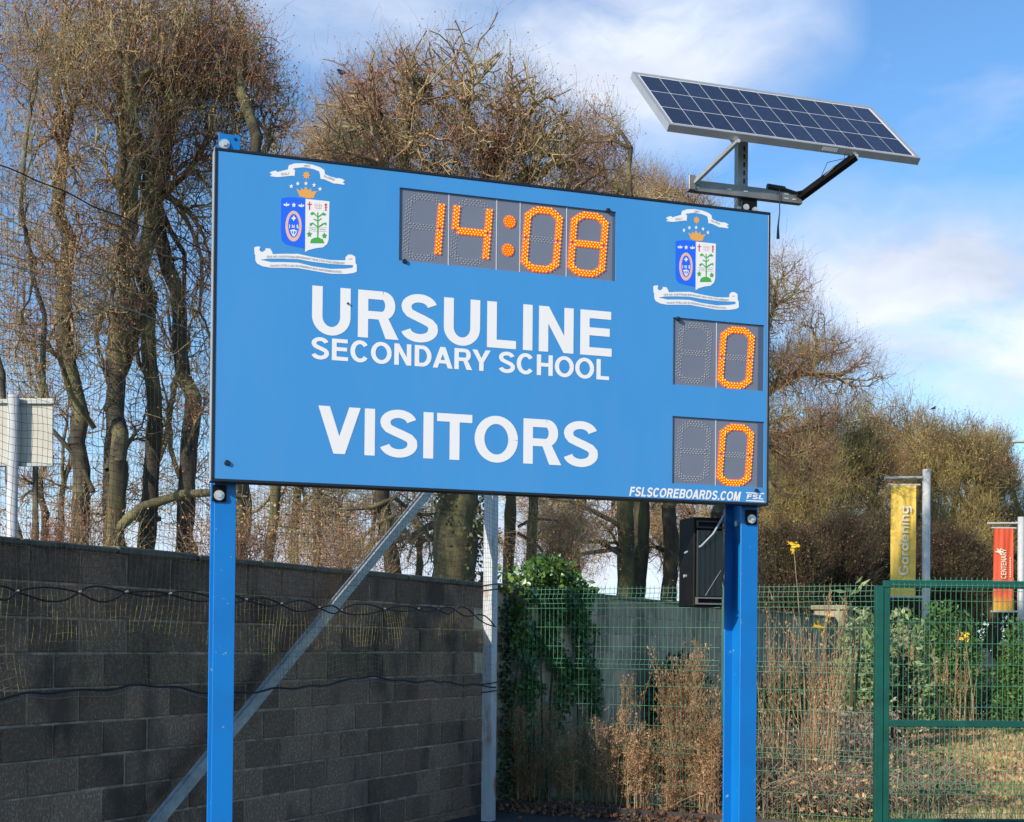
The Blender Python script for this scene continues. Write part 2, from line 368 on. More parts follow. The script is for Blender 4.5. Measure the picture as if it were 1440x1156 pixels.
lst.sort(key=lambda q: q[0]+abs(q[1]-1.5)*.1)
rest = MB(); vis = 0
for (x, z) in lst:
    pale = x > 6.6+rng.uniform(-.3, .3)
    if x > -.75 and vis < 300:
        o = link('block', (meshl if pale else meshes)[rng.integers(3 if pale else 5)], None, wall); o.location = (x+rng.uniform(-.002, .002), rng.uniform(-.003, .003), z+rng.uniform(-.002, .002)); o.rotation_euler = (rng.uniform(-.006, .006), 0, rng.uniform(-.006, .006)); vis += 1
    else: rest.box(x-.2185, x+.2185, -.006+rng.uniform(-.003, .003), .15, z-.1055, z+.1055)
rest.build('far_blocks', m_blockl, wall, kind='stuff')
MB().box(-1.6, XEND+.2, -.0015, .2, -.1, 2.333).build('mortar', m_mortar, wall)
x = -1.6; i = 0
while x < XEND:
    ln = rng.uniform(.7, .95); b = MB(); b.box(x+.006, x+ln-.006, -.035+rng.uniform(-.01, .01), .23, 2.334, 2.378+rng.uniform(-.006, .01), .008)
    b.build('coping_stone', m_copewall, wall); x += ln
# end pillar
pf = thing('stone_pillar', 'sunlit stone gate pillar with a flat cap at the far end of the block wall', 'pillar', WF.w(XEND+.55, .1, 0), WR)
MB().box(-.32, .32, -.32, .32, 0, 2.52, .02).build('shaft', m_stone, pf)
MB().box(-.38, .38, -.38, .38, 2.522, 2.62, .02).build('cap', m_stone, pf)

# ------------------------------------------------------------------ net, pole, brace
NO = -.42
sp_, _ = WF.hit(697, 900, NO); POLE_S = sp_
def nz(s, z, a=1.0): return a*(.03*math.sin(1.3*s+.7*z)+.018*math.sin(3.1*s+2.3*z+1)+.010*math.sin(9*s-4*z))
net = thing('ball_stop_net', 'fine dark mesh net hanging along the block wall up to the worn pole', 'net', WF.w(0, NO, 0), WR)
def netpt(s, z, js=0):
    low = max(0, 2.2-z); zz = z
    sag = .035*math.sin(2.1*s+.4)*max(0, (1.9-z)/.5) - (.12*max(0, (s-POLE_S+1.0))**2 if z < 1.9 else 0)*max(0, (1.95-z)/.5)
    return (s+.022*math.sin(2.7*z+1.1*s)+.012*math.sin(7.3*z+5*s)*(1+2*low)+js*low, nz(s, z), zz+.012*math.sin(5*s+z*2)+.008*math.sin(13*s+3*z)+sag)
P = []
rr = random.Random(8)
for i in range(int((POLE_S+1.6)/.046)):
    s0 = -1.6+.046*i; ph = rr.uniform(0, 6); jj = rr.uniform(-.02, .02)
    P.append([np.array(netpt(s0, z, jj))+np.array([.003*math.sin(21*z+ph), 0, 0]) for z in np.linspace(1.42, 4.42, 49)])
V1, F1 = tubes(np.array(P), np.full((len(P), 49), .00125), 3)
P = []
ss = np.linspace(-1.6, POLE_S, 140)
for i in range(int(3.0/.046)+1):
    z0 = 1.42+.046*i; ph = rr.uniform(0, 6)
    P.append([np.array(netpt(s, z0))+np.array([0, 0, .004*math.sin(17*s+ph)]) for s in ss])
V2, F2 = tubes(np.array(P), np.full((len(P), 140), .0013), 3)
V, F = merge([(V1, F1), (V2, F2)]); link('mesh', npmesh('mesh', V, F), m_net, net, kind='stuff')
MB().tube([netpt(s, 4.43) for s in ss], .0042, 6).build('top_rope', m_rope, net)
MB().tube([np.array(netpt(s, 3.95))+np.array([0, -.01, -.12*math.sin((s+1.6)/7.8*math.pi)]) for s in ss], .0035, 5).build('upper_cable', m_galv, net)
MB().tube([np.array(netpt(s, 1.42))+np.array([0, -.004, .0]) for s in ss], .008, 6).build('bottom_rope', m_rope, net)
MB().tube([np.array(netpt(s, 1.40))+np.array([0, -.015, -.012-.01*math.sin(4*s)]) for s in ss[20:]], .002, 5).build('steel_wire', m_steel, net)
m_knot = mat('knot_cord', (.22, .20, .17), .8); s0 = -1.3; la = MB(); lb = MB(); kn = MB()
zk = 2.03
while s0 < POLE_S-.1:
    ln = rr.choice([.24, .34, .42, .52, .66]) if s0 < 4.4 else rr.uniform(.24, .42); am = rr.uniform(.018, .050)*(1.5 if s0 > 5 else 1)
    z2 = 2.03+.03*math.sin(1.7*(s0+ln))+rr.uniform(-.018, .018) - max(0, s0+ln-POLE_S+.7)**2*.25
    for sg, bb in ((1, la), (-1, lb)):
        sk = rr.uniform(.7, 1.4); aa = am*rr.uniform(.5, 1.25)
        bb.tube([(s0+ln*t, -.03+nz(s0+ln*t, 2.03), zk+(z2-zk)*t+sg*aa*math.sin(math.pi*t**sk)) for t in np.linspace(0, 1, 9)], .0062, 6)
    kn = MB(); kn.tube([(s0+ln-.014, -.032+nz(s0+ln, 2.03), z2), (s0+ln, -.045+nz(s0+ln, 2.03), z2+.006), (s0+ln+.014, -.032+nz(s0+ln, 2.03), z2)], [.005, .0085, .005], 6); kn.build('knot', m_knot, net)
    s0 += ln; zk = z2
la.build('lacing_rope', m_rope, net); lb.build('lacing_rope', m_rope, net)
pole = thing('net_pole', 'worn white and rusty steel pole at the end of the ball stop net', 'pole', WF.w(POLE_S, -.36, 0), WR)
PB = MB(); PB.box(-.055, .055, -.045, -.037, 0, 4.6).box(-.063, -.0555, -.045, .05, 0, 4.6).box(.0555, .063, -.045, .05, 0, 4.6)
PB.build('channel', m_polep, pole)
for z in (1.28, 1.36, 2.28, 2.33): MB().tube([(-.07, -.05, z), (.07, -.05, z+.01), (.07, .055, z), (-.07, .055, z-.012), (-.07, -.05, z)], .006, 6).build('rope_tie', m_rope, pole)
BO = -.2
a1 = np.array([*WF.hit(598, 695, BO)]); a2 = np.array([*WF.hit(219, 1156, BO)])
dd = (a1-a2)/np.linalg.norm(a1-a2); g0 = a2-dd*(a2[1]/dd[1]); tp = a2+dd*((POLE_S-a2[0])/dd[0]); tp = tp if tp[1] < 4.5 else a2+dd*((4.5-a2[1])/dd[1])
br = thing('net_brace', 'galvanised angle brace slanting from the ground up behind the scoreboard to the net pole', 'brace', WF.w(0, BO, 0), WR)
nn = np.array([-dd[1], dd[0]]); hw = .062
def bp(s, k, y): q = g0+(tp-g0)*s+nn*k; return (q[0], y, q[1])
b = MB()
for (k0, k1, y0, y1) in ((-hw, hw, -.006, 0), (-hw, -hw+.008, .001, .09), (hw-.026, hw-.018, -.03, -.0065)):
    b.add([bp(0,k0,y0),bp(0,k1,y0),bp(0,k1,y1),bp(0,k0,y1),bp(1,k0,y0),bp(1,k1,y0),bp(1,k1,y1),bp(1,k0,y1)], [(0,3,2,1),(4,5,6,7),(0,1,5,4),(1,2,6,5),(2,3,7,6),(3,0,4,7)])
b.build('angle_bar', m_galv, br)

# sign board beyond the wall (its back)
sY = 12.2
sgn = thing('sign_board', 'cream back of a road sign on a white post beyond the block wall', 'sign', at(18, 900, sY)*np.array([1, 1, 0]))
sx = lambda px, py: at(px, py, sY)-np.array(sgn.location)
c0 = sx(-45, 560); c1 = sx(73, 657)
MB().box(c0[0], c0[0]+(c1[0]-c0[0])*.52, .02, .035, c1[2], c0[2], .004).build('sheet', m_sign, sgn)
MB().box(c0[0]+(c1[0]-c0[0])*.53+.01, c1[0], .02, .035, c1[2]+.01, c0[2]+.01, .004).build('sheet', m_sign, sgn)
for zz in (c1[2]+.02, c0[2]-.03): MB().box(c0[0]-.01, c1[0]+.012, -.012, .018, zz-.015, zz+.015, .003).build('rail', m_chan, sgn)
MB().tube([(0, -.06, 0), (0, -.06, c0[2]+.02)], .048, 14).build('post', m_polew, sgn, smooth=True)

# ------------------------------------------------------------------ scoreboard
BR = math.radians(90-71.9876); BF = Frame(-1.4428, 6.6095, BR); BW, BZ0, BZ1, BD = 2.976, 2.5123, 4.1123, .085
board = thing('scoreboard', 'big blue electronic scoreboard on two blue steel posts showing 14:08', 'scoreboard', BF.o, BR)
B = lambda px, py, y=0.0: BF.hit(px, py, y)
T = .014
# frame
MB().box(0, BW, -.004, BD, BZ1-T, BZ1, .002).build('frame_trim', m_black, board)
MB().box(0, BW, -.004, BD, BZ0, BZ0+T, .002).build('frame_trim', m_black, board)
MB().box(0, T, -.0035, BD-.001, BZ0+T+.0003, BZ1-T-.0003, .002).build('frame_trim', m_black, board)
MB().box(BW-T, BW, -.0035, BD-.001, BZ0+T+.0003, BZ1-T-.0003, .002).build('frame_trim', m_black, board)
MB().box(-.0025, -.0003, .006, BD-.006, BZ0+.004, BZ1-.004).build('edge_strip', m_alu, board)
MB().box(T, BW-T, .04, BD-.004, BZ0+T, BZ1-T).build('back_panel', m_blackm, board)
def win(a, b_, c, d):
    pts = [B(*q) for q in (a, b_, c, d)]
    return ((pts[0][0]+pts[3][0])/2, (pts[1][0]+pts[2][0])/2, (pts[2][1]+pts[3][1])/2, (pts[0][1]+pts[1][1])/2)
W1 = win((562.5, 264.5), (867, 297), (865, 394), (560.5, 367.5))
W2 = win((946.8, 446.5), (1075, 457), (1074.4, 549.6), (945.8, 541))
W3 = win((945.5, 585.8), (1075, 592.5), (1074, 685.5), (945, 680))
def holed(x0, x1, z0, z1, holes, y, depth):
    xs = sorted({x0, x1, *[h[0] for h in holes], *[h[1] for h in holes]}); zs = sorted({z0, z1, *[h[2] for h in holes], *[h[3] for h in holes]})
    vid = {}; b = MB()
    def v(i, j):
        if (i, j) not in vid: vid[(i, j)] = len(b.v); b.v.append((xs[i], y, zs[j]))
        return vid[(i, j)]
    for i in range(len(xs)-1):
        for j in range(len(zs)-1):
            cx, cz = (xs[i]+xs[i+1])/2, (zs[j]+zs[j+1])/2
            if any(h[0] < cx < h[1] and h[2] < cz < h[3] for h in holes): continue
            b.f.append((v(i, j), v(i+1, j), v(i+1, j+1), v(i, j+1)))
    for h in holes:
        b.add([(h[0],y,h[2]),(h[1],y,h[2]),(h[1],y,h[3]),(h[0],y,h[3]),(h[0],y+depth,h[2]),(h[1],y+depth,h[2]),(h[1],y+depth,h[3]),(h[0],y+depth,h[3])],
              [(0,4,5,1),(1,5,6,2),(2,6,7,3),(3,7,4,0)])
    return b
holed(T, BW-T, BZ0+T, BZ1-T, [W1, W2, W3], 0.0, .0115).build('face_panel', m_face, board)
# ---- LED digits
SEG = {'a': [(.10,1.40),(.28,1.55),(.72,1.55),(.90,1.40)], 'b': [(.93,1.40),(.93,.86)], 'c': [(.93,.76),(.93,.20)],
       'd': [(.10,.20),(.28,.06),(.72,.06),(.90,.20)], 'e': [(.07,.20),(.07,.76)], 'f': [(.07,.86),(.07,1.40)], 'g': [(.16,.81),(.84,.81)]}
ONS = {'1': 'bc', '4': 'fgbc', '0': 'abcdef', '8': 'abcdefg', ' ': '', }
def dots_along(pl, off, step, start):
    pl = [np.array(p, float) for p in pl]; out_ = []; d = start
    Ls = [np.linalg.norm(pl[i+1]-pl[i]) for i in range(len(pl)-1)]; tot = sum(Ls)
    n = max(1, int(round(tot/step))); st = tot/n; d = start*st
    while d <= tot+1e-6:
        q = d
        for i, l in enumerate(Ls):
            if q <= l+1e-9 or i == len(Ls)-1:
                t = (pl[i+1]-pl[i])/l; nn_ = np.array([-t[1], t[0]]); out_.append(pl[i]+t*q+nn_*off); break
            q -= l
        d += st
    return out_
def led_dome(mb, x, y, z, r, h, n=6):
    b = len(mb.v)
    for k in range(n): a = 2*math.pi*k/n; mb.v.append((x+r*math.cos(a), y, z+r*math.sin(a)))
    for k in range(n): a = 2*math.pi*k/n; mb.v.append((x+.6*r*math.cos(a), y-h*.8, z+.6*r*math.sin(a)))
    mb.v.append((x, y-h, z))
    for k in range(n): k1 = (k+1) % n; mb.f.append((b+k, b+k1, b+n+k1, b+n+k)); mb.f.append((b+n+k, b+n+k1, b+2*n))
def digit(ch, x0, x1, z0, z1, parent, y=.0104, width=None):
    H = z1-z0; sc = H/1.61; shear = .075
    wd = (x1-x0)
    for sname, pl in SEG.items():
        on = sname in ONS[ch]; mb = MB(); mc = MB()
        for row, off in enumerate((-.055, 0, .055)):
            for p in dots_along(pl, off, .088, .5 if row == 1 else 0):
                x = x0 + (p[0]/1.0*.86+.07)*wd*.92 + shear*(p[1]-.8)*sc + .01*wd; z = z0 + p[1]*sc
                j = .0006
                if on:
                    led_dome(mb, x, y, z, .0086, .008, 8); led_dome(mc, x+.0003, y-.0072, z, .0037, .003, 6)
                else: led_dome(mb, x, y, z, .0031, .004, 6)
        if on: mb.build('lit_segment', m_lens, parent); mc.build('lit_led_core', m_core, parent)
        else: mb.build('unlit_segment', m_unlit, parent)
def display(name, Wn, divs, label):
    b = MB(); b.box(Wn[0]-.002, Wn[1]+.002, .0105, .034, Wn[2]-.002, Wn[3]+.002); d = b.build(name, m_lcd, board, label=label)
    for x in divs: MB().box(x-.0022, x+.0022, .0088, .0103, Wn[2]+.002, Wn[3]-.002).build('divider', m_strip, d)
    return d
mid = lambda px: B(px, 330)[0]
dv = [mid(631.5), mid(699), mid(732), mid(797.5), mid(862)]
clock = display('clock_display', W1, dv[:4], 'grey display window with the lit orange time 14:08')
MB().box(dv[4], W1[1]-.001, .0075, .0103, W1[2]+.001, W1[3]-.001).build('side_strip', mat('display_edge', (.07, .09, .15), .4), clock)
hz = W1[3]-W1[2]; za, zb = W1[2]+.045*hz, W1[3]-.055*hz
for ch, xa, xb in (('1', W1[0]+.01, dv[0]), ('4', dv[0], dv[1]), ('0', dv[2], dv[3]), ('8', dv[3], dv[4])): digit(ch, xa, xb, za, zb, clock)
for kz in (.30, .70):
    mb = MB(); mc = MB(); cx_ = (dv[1]+dv[2])/2+.003+(kz-.5)*.02; cz_ = W1[2]+hz*(kz+.0)
    for (r_, n_) in ((0, 1), (.0125, 6), (.025, 12)):
        for k in range(n_): a = 2*math.pi*k/n_; led_dome(mb, cx_+r_*math.cos(a), .0104, cz_+r_*math.sin(a), .0088, .008, 8); led_dome(mc, cx_+r_*math.cos(a), .0032, cz_+r_*math.sin(a), .0024, .002, 6)
    mb.build('lit_colon_dot', m_lens, clock); mc.build('lit_led_core', m_core, clock)
for Wn, lab in ((W2, 'upper score window beside the school name with a lit orange zero'), (W3, 'lower score window beside the visitors name with a lit orange zero')):
    xm = B(1008.5, 500)[0]; xr = B(1067, 500)[0]
    dsp = display('score_display', Wn, [xm], lab); hz = Wn[3]-Wn[2]
    MB().box(xr, Wn[1]-.001, .0075, .0103, Wn[2]+.001, Wn[3]-.001).build('side_strip', bpy.data.materials['display_edge'], dsp)
    MB().box(Wn[0]+.004, Wn[0]+.007, .0088, .0103, Wn[2]+.002, Wn[3]-.002).build('divider', m_strip, dsp)
    digit(' ', Wn[0]+.012, xm, Wn[2]+.05*hz, Wn[3]-.06*hz, dsp); digit('0', xm, xr, Wn[2]+.02*hz, Wn[3]-.07*hz, dsp)
# ---- lettering: strokes drawn as outlines
class Pen:
    def __init__(s): s.mb = MB(); s.k = 0
    def start(s, x, z, sc, slant=0, sx=1): s.x, s.z, s.sc, s.sl, s.sx = x, z, sc, slant, sx
    def P(s, x, y): return (s.x+(x*s.sx+s.sl*y)*s.sc, s.z+y*s.sc)
    def quad(s, pts):
        s.k += 1; s.mb.poly([s.P(*p) for p in pts], -.0012-.00002*(s.k % 12))
    def rect(s, x0, y0, x1, y1): s.quad([(x0,y0),(x1,y0),(x1,y1),(x0,y1)])
    def diag(s, x0, y0, x1, y1, w): s.quad([(x0-w/2,y0),(x0+w/2,y0),(x1+w/2,y1),(x1-w/2,y1)])
    def ribbon(s, pts, t, tv=None):
        tv = tv or t; s.k += 1; y = -.0012-.00002*(s.k % 12); pts = np.array(pts, float); d = np.gradient(pts, axis=0); d /= np.linalg.norm(d, axis=1, keepdims=True); n = np.stack([-d[:, 1]*t/2, d[:, 0]*tv/2], 1)
        Lp, Rp = pts+n, pts-n; b = len(s.mb.v)
        for a, c in zip(Lp, Rp):
            for q in (a, c): X, Z = s.P(*q); s.mb.v.append((X, y, Z))
        for i in range(len(pts)-1): s.mb.f.append((b+2*i, b+2*i+1, b+2*i+3, b+2*i+2))
def arc(cx, cy, rx, ry, a0, a1, n=14):
    return [(cx+rx*math.cos(math.radians(a0+(a1-a0)*i/n)), cy+ry*math.sin(math.radians(a0+(a1-a0)*i/n))) for i in range(n+1)]
ADV = dict(U=1.0, R=1.0, S=.93, L=.85, I=.39, N=1.0, E=.93, C=1.0, O=1.08, D=1.0, A=.98, Y=.92, H=1.0, V=.92, T=.85, F=.85, B=1.0, M=1.16, G=1.06, Q=1.08, J=.77, X=.93, P=.93)
ADV['.'] = .39; ADV[' '] = .39
def glyph(p, ch, s=.225, t=.18):
    a = ADV[ch]; l = .10; r = a-.08
    if ch in 'IEFLHNDRBMU': pass
    if ch == 'I': p.rect(l, 0, l+s, 1)
    elif ch == 'L': p.rect(l, 0, l+s, 1); p.rect(l+s, 0, r, t)
    elif ch in 'EF':
        p.rect(l, 0, l+s, 1); p.rect(l+s, 1-t, r-.01, 1); p.rect(l+s, .5-t/2+.03, r-.04, .5+t/2+.03)
        if ch == 'E': p.rect(l+s, 0, r+.01, t)
    elif ch == 'T': p.rect(.03, 1-t, a-.03, 1); p.rect(a/2-s/2, 0, a/2+s/2, 1-t)
    elif ch == 'H': p.rect(l, 0, l+s, 1); p.rect(r-s, 0, r, 1); p.rect(l+s, .5-t/2+.02, r-s, .5+t/2+.02)
    elif ch == 'N': p.rect(l, 0, l+s, 1); p.rect(r-s, 0, r, 1); p.quad([(l+s*.0,1),(l+s*1.05,1),(r-s*.0,0),(r-s*1.05,0)])
    elif ch == 'M': p.rect(l, 0, l+s, 1); p.rect(r-s, 0, r, 1); m = (l+r)/2; p.quad([(l+.02,1),(l+s*1.25,1),(m+s*.42,0),(m-s*.42,0)]); p.quad([(r-s*1.25,1),(r-.02,1),(m+s*.42,0),(m-s*.42,0)])
    elif ch == 'V': m = a/2; p.quad([(.01,1),(.01+s*1.1,1),(m+s*.55,0),(m-s*.55,0)]); p.quad([(a-.01-s*1.1,1),(a-.01,1),(m+s*.55,0),(m-s*.55,0)])
    elif ch == 'A': m = a/2; p.quad([(.0,0),(s*1.08,0),(m+s*.57,1),(m-s*.57,1)]); p.quad([(a-s*1.08,0),(a,0),(m+s*.57,1),(m-s*.57,1)]); p.rect(.26, .22, a-.26, .22+t*.92)
    elif ch == 'Y': m = a/2; p.rect(m-s/2, 0, m+s/2, .42); p.quad([(.0,1),(s*1.15,1),(m+s/2,.40),(m-s/2,.40)]); p.quad([(a-s*1.15,1),(a,1),(m+s/2,.40),(m-s/2,.40)])
    elif ch == 'U':
        R_ = (r-l-s)/2; p.rect(l, .37, l+s, 1); p.rect(r-s, .37, r, 1); p.ribbon(arc(l+s/2+R_, .38, R_, .38-t/2+.015, 180, 360, 18), s, t)
    elif ch == 'O' or ch == 'Q':
        p.ribbon(arc(a/2, .5, (a-.09-s)/2, .5-t/2+.015, 0, 360, 36), s, t)
        if ch == 'Q': p.quad([(a*.55,.25),(a*.68,.33),(a-.02,.0),(a-.16,-.08)])
    elif ch == 'C': p.ribbon(arc(a/2+.01, .5, (a-.09-s)/2, .5-t/2+.015, 38, 322, 30), s, t)
    elif ch == 'G': p.ribbon(arc(a/2+.01, .5, (a-.09-s)/2, .5-t/2+.015, 38, 330, 30), s, t); p.rect(a*.55, .38, r, .53); p.rect(r-s*.9, .1, r, .4)
    elif ch == 'D':
        p.rect(l, 0, l+s, 1); x = l+s; xc = l+.36; p.rect(x, 1-t, xc, 1); p.rect(x, 0, xc, t); p.ribbon(arc(xc, .5, r-.0-xc-s/2, .5-t/2, -90, 90, 20), s, t)
    elif ch in 'RBP':
        p.rect(l, 0, l+s, 1); x = l+s; xc = r-.28; y1 = .44 if ch != 'B' else .46
        p.rect(x, 1-t, xc, 1); p.rect(x, y1-.04, xc, y1-.04+t*.95); cy = (1+y1-.04)/2; p.ribbon(arc(xc, cy, .28-s/2-.01, cy-y1+.04-t/2, -90, 90, 16), s, t)
        if ch == 'R': p.quad([(r-s*1.15+.04,0),(r+.07,0),(xc+.10,y1+.03),(xc-.12,y1+.03)])
        elif ch == 'B': p.rect(x, 0, xc, t); cy = (y1+.06)/2; p.ribbon(arc(xc+.01, cy, .30-s/2-.01, cy-t/2, -90, 90, 16), s, t)
    elif ch == 'S':
        w = a-.10-s; c = a/2; rx = w/2; yt = .735; yb = .27; ry1 = 1-t/2-yt+.015; ry2 = yb-t/2+.015
        pts = arc(c, yt, rx*.95, ry1, 12, 180, 14)
        pts += [(c-rx*.93+.01, yt-.065), (c-rx*.72, .60), (c-rx*.3, .545), (c+rx*.3, .475), (c+rx*.78, .41), (c+rx*.98, yb+.07)]
        pts += arc(c, yb, rx, ry2, 0, -168, 14)
        p.ribbon(pts, s, t)
    elif ch == 'J': p.rect(r-s, .3, r, 1); p.ribbon(arc((r-.05)/2, .3, (r-.05-s)/2, .3-t/2, 180, 360, 12), s, t)
    elif ch == 'X': p.diag(.12, 0, a-.12, 1, s*1.1); p.diag(a-.12, 0, .12, 1, s*1.1)
    elif ch == '.': p.rect(l, 0, l+s, .2)
def text(p, txt, x0, x1, zb, cap, slant=0, s=.222, t=.178, track=-.02):
    tot = sum(ADV[c]+track for c in txt)-.16; sx_ = (x1-x0)/(tot*cap) if slant == 0 else (x1-x0-slant*cap)/(tot*cap); x = x0-.08*cap*sx_
    for c in txt: p.start(x, zb, cap, slant, sx_); glyph(p, c, s, t); x += (ADV[c]+track)*cap*sx_
def line(txt, tl, bl, tr, br_, name='lettering', slant=0, s=.222, t=.178, track=-.02):
    a, b_, c, d = B(*tl), B(*bl), B(*tr), B(*br_)
    zt = (a[1]+c[1])/2; zb = (b_[1]+d[1])/2; p = Pen(); text(p, txt, (a[0]+b_[0])/2, (c[0]+d[0])/2, zb, zt-zb, slant, s, t, track)
    return p.mb.build(name, m_white, board)
line('URSULINE', (437.5, 401.5), (437.5, 468.5), (858.5, 438.5), (858.5, 502)).__setitem__('label', 'white URSULINE lettering')
line('SECONDARY SCHOOL', (438.5, 473.5), (438.5, 503.5), (856, 506.5), (856, 535.5)).__setitem__('label', 'white SECONDARY SCHOOL lettering')
line('VISITORS', (452, 570), (452, 637), (838, 595), (838, 657)).__setitem__('label', 'white VISITORS lettering')
line('FSLSCOREBOARDS.COM', (884.5, 684.5), (884.5, 697.5), (1042, 691.5), (1042, 704.5), slant=.2, s=.24, t=.19).__setitem__('label', 'small white slanted FSLSCOREBOARDS.COM lettering')
p = Pen(); a = B(1049, 692.0); b_ = B(1074.5, 706.0); wq = b_[0]-a[0]; hq = a[1]-b_[1]
for zz in (a[1]-.004, b_[1]+.003): p.start(a[0], zz-.003, 1); p.rect(0, 0, wq, .0065)
p.start(0, 0, 1)
ADV_, = (ADV,)
text(p, 'FSL', a[0]+.002, b_[0]-.002, b_[1]+hq*.27, hq*.50, .25, .24, .22)
p.mb.build('maker_logo', m_white, board, label='small white slanted FSL logo between two lines')
# ---- crest, drawn once on the board plane and copied for the right-hand one
def ZC(x, y): return B(340+x/4.8, 210+y/4.8)
cx0, cz0 = ZC(436, 176)
def C2(pts): return [(ZC(x, y)[0]-cx0, ZC(x, y)[1]-cz0) for x, y in pts]
def star(cx, cy, r, n, inner=.45, ph=-90): return [(cx+(r if i % 2 == 0 else r*inner)*math.cos(math.radians(ph+180*i/n)), cy+(r if i % 2 == 0 else r*inner)*1.12*math.sin(math.radians(ph+180*i/n))) for i in range(2*n)]
def ell(cx, cy, rx, ry, n=28, sl=.0): return [(cx+rx*math.cos(2*math.pi*i/n), cy+ry*math.sin(2*math.pi*i/n)+sl*rx*math.cos(2*math.pi*i/n)) for i in range(n)]
crest_layers = [
 ('ribbon', m_white, [[(312,128),(318,108),(360,95),(420,95),(480,105),(530,122),(558,142),(562,170),(558,172),(526,166),(524,150),(480,133),(420,122),(360,127),(348,132),(346,136),(312,138)],
    [(186,158),(210,148),(232,144),(238,154),(312,136),(348,136),(360,140),(356,182),(346,178),(240,188),(222,186),(196,182),(188,180),(206,170)],
    [(528,165),(532,200),(560,204),(600,222),(622,232),(640,232),(692,240),(694,232),(680,222),(697,212),(680,202),(655,194),(640,196),(600,185),(560,168)]]),
 ('star', m_gold, [star(436,176,29,8,.55)]),
 ('crown', m_gold, [[(368,266),(384,274),(396,284),(400,258),(415,276),(432,250),(450,278),(466,262),(472,286),(492,284),(512,282),(500,296),(492,310),(486,330),(440,330),(390,318),(382,296),(374,280)]]),
 ('crown_star', m_white, [star(334,250,15,5), star(378,232,15,5), star(433,231,15,5), star(488,242,15,5), star(528,269,15,5)]),
 ('blue_field', m_royal, [[(266,330),(340,322),(430,334),(428,672),(400,664),(330,650),(290,638),(270,615),(264,560)]]),
 ('white_field', m_white, [[(430,335),(592,352),(586,610),(576,640),(548,662),(500,668),(452,680),(432,692),(427,692)]]),
]
crest = None
def build_crest(dx, dz, lab):
    root = None
    for i, (nm, mt, polys) in enumerate(crest_layers):
        b = MB()
        for k, q in enumerate(polys): b.poly([(x+dx, z+dz) for x, z in C2(q)], -.0010-.00012*k-.0002*(nm == 'white_field')-.0002*(nm == 'crown_star'))
        if root is None: root = b.build('crest', mt, board, label=lab)
        else: b.build(nm, mt, root)
    def sub(nm, mt, polys, y):
        b = MB()
        for k, q in enumerate(polys): b.poly([(x+dx, z+dz) for x, z in C2(q)], y-.00004*k)
        return b.build(nm, mt, root)
    def fleur(x, y): return [[(x-2,y+12),(x-6,y+2),(x,y-18),(x+6,y+2),(x+2,y+12)], [(x-3,y+8),(x-14,y+8),(x-22,y-4),(x-10,y-6),(x-4,y+2)], [(x+3,y+8),(x+14,y+8),(x+22,y-4),(x+10,y-6),(x+4,y+2)]]
    sub('fleur', m_white, fleur(302, 374), -.0017); sub('fleur', m_white, fleur(402, 380), -.0017); sub('field_star', m_white, [star(351,377,17,5)], -.0017)
    ring = ell(349, 519, 55, 104); sub('oval_ring', m_peach, [ring], -.0016); sub('oval_field', m_royal, [ell(349, 516, 37, 80)], -.0019)
    wh = [star(350,466,18,4,.5), [(320,508),(325,508),(325,532),(320,532)], [(338,510),(342,510),(352,524),(352,510),(356,510),(356,532),(352,532),(342,518),(342,532),(338,532)],
          [(370,510),(380,510),(380,516),(374,518),(382,524),(382,534),(370,534),(370,530),(376,528),(370,522)], [(322,548),(350,540),(376,552),(366,558),(350,550),(334,558)], [(330,562),(336,560),(352,586),(346,590)], [(372,562),(366,560),(350,586),(356,590)], [(346,552),(353,552),(353,580),(346,580)]]
    sub('oval_emblem', m_white, wh, -.0022)
    rd = [[(453,354),(461,354),(461,368),(473,369),(473,377),(461,376),(461,410),(452,409),(452,376),(442,375),(442,367),(453,368)],
          [(563,366),(571,366),(578,378),(571,380),(571,390),(577,391),(577,396),(571,396),(571,408),(577,415),(557,414),(563,407),(563,395),(558,394),(558,389),(563,389),(563,380),(556,377)]]
    sub('red_cross', m_red, rd[:1], -.0017); sub('red_cross', m_red, rd[1:], -.0017)
    pk = [[(492,364),(496,364),(496,398),(492,398)], [(505,362),(509,362),(509,404),(505,404)], [(520,364),(524,364),(524,404),(520,404)], [(533,368),(537,368),(537,400),(533,400)], [(490,376),(540,380),(540,383),(490,379)], [(496,396),(534,400),(534,403),(496,399)]]
    sub('faint_emblem', m_pink, pk, -.0017)
    gr = [[(508,430),(516,424),(518,560),(516,600),(508,600),(508,560)], [(462,436),(484,424),(508,450),(508,458),(480,434),(470,446)], [(516,452),(548,428),(572,440),(562,448),(548,440),(516,462)], [(486,468),(508,478),(508,486),(484,476)], [(516,480),(536,464),(538,472),(516,488)],
          [(458,500),(480,494),(508,518),(508,528),(478,504),(466,520),(458,514)], [(516,520),(548,498),(570,494),(572,514),(562,512),(560,504),(516,530)],
          [(460,634),(468,608),(490,597),(520,596),(546,608),(557,634)], star(455,574,19,5,.6), star(557,584,19,5,.6), star(474,434,12,5,.6), star(552,437,12,5,.6)]
    sub('green_tree', m_green, gr, -.0017)
    sub('small_scroll', m_gtext, [[(447,524),(508,530),(508,532),(447,526)], [(447,548),(508,553),(508,555),(447,550)], [(518,531),(572,528),(572,530),(518,533)], [(518,554),(572,552),(572,554),(518,556)],[(455,535),(500,539),(500,543),(455,539)],[(524,541),(566,539),(566,543),(524,545)]], -.0017)
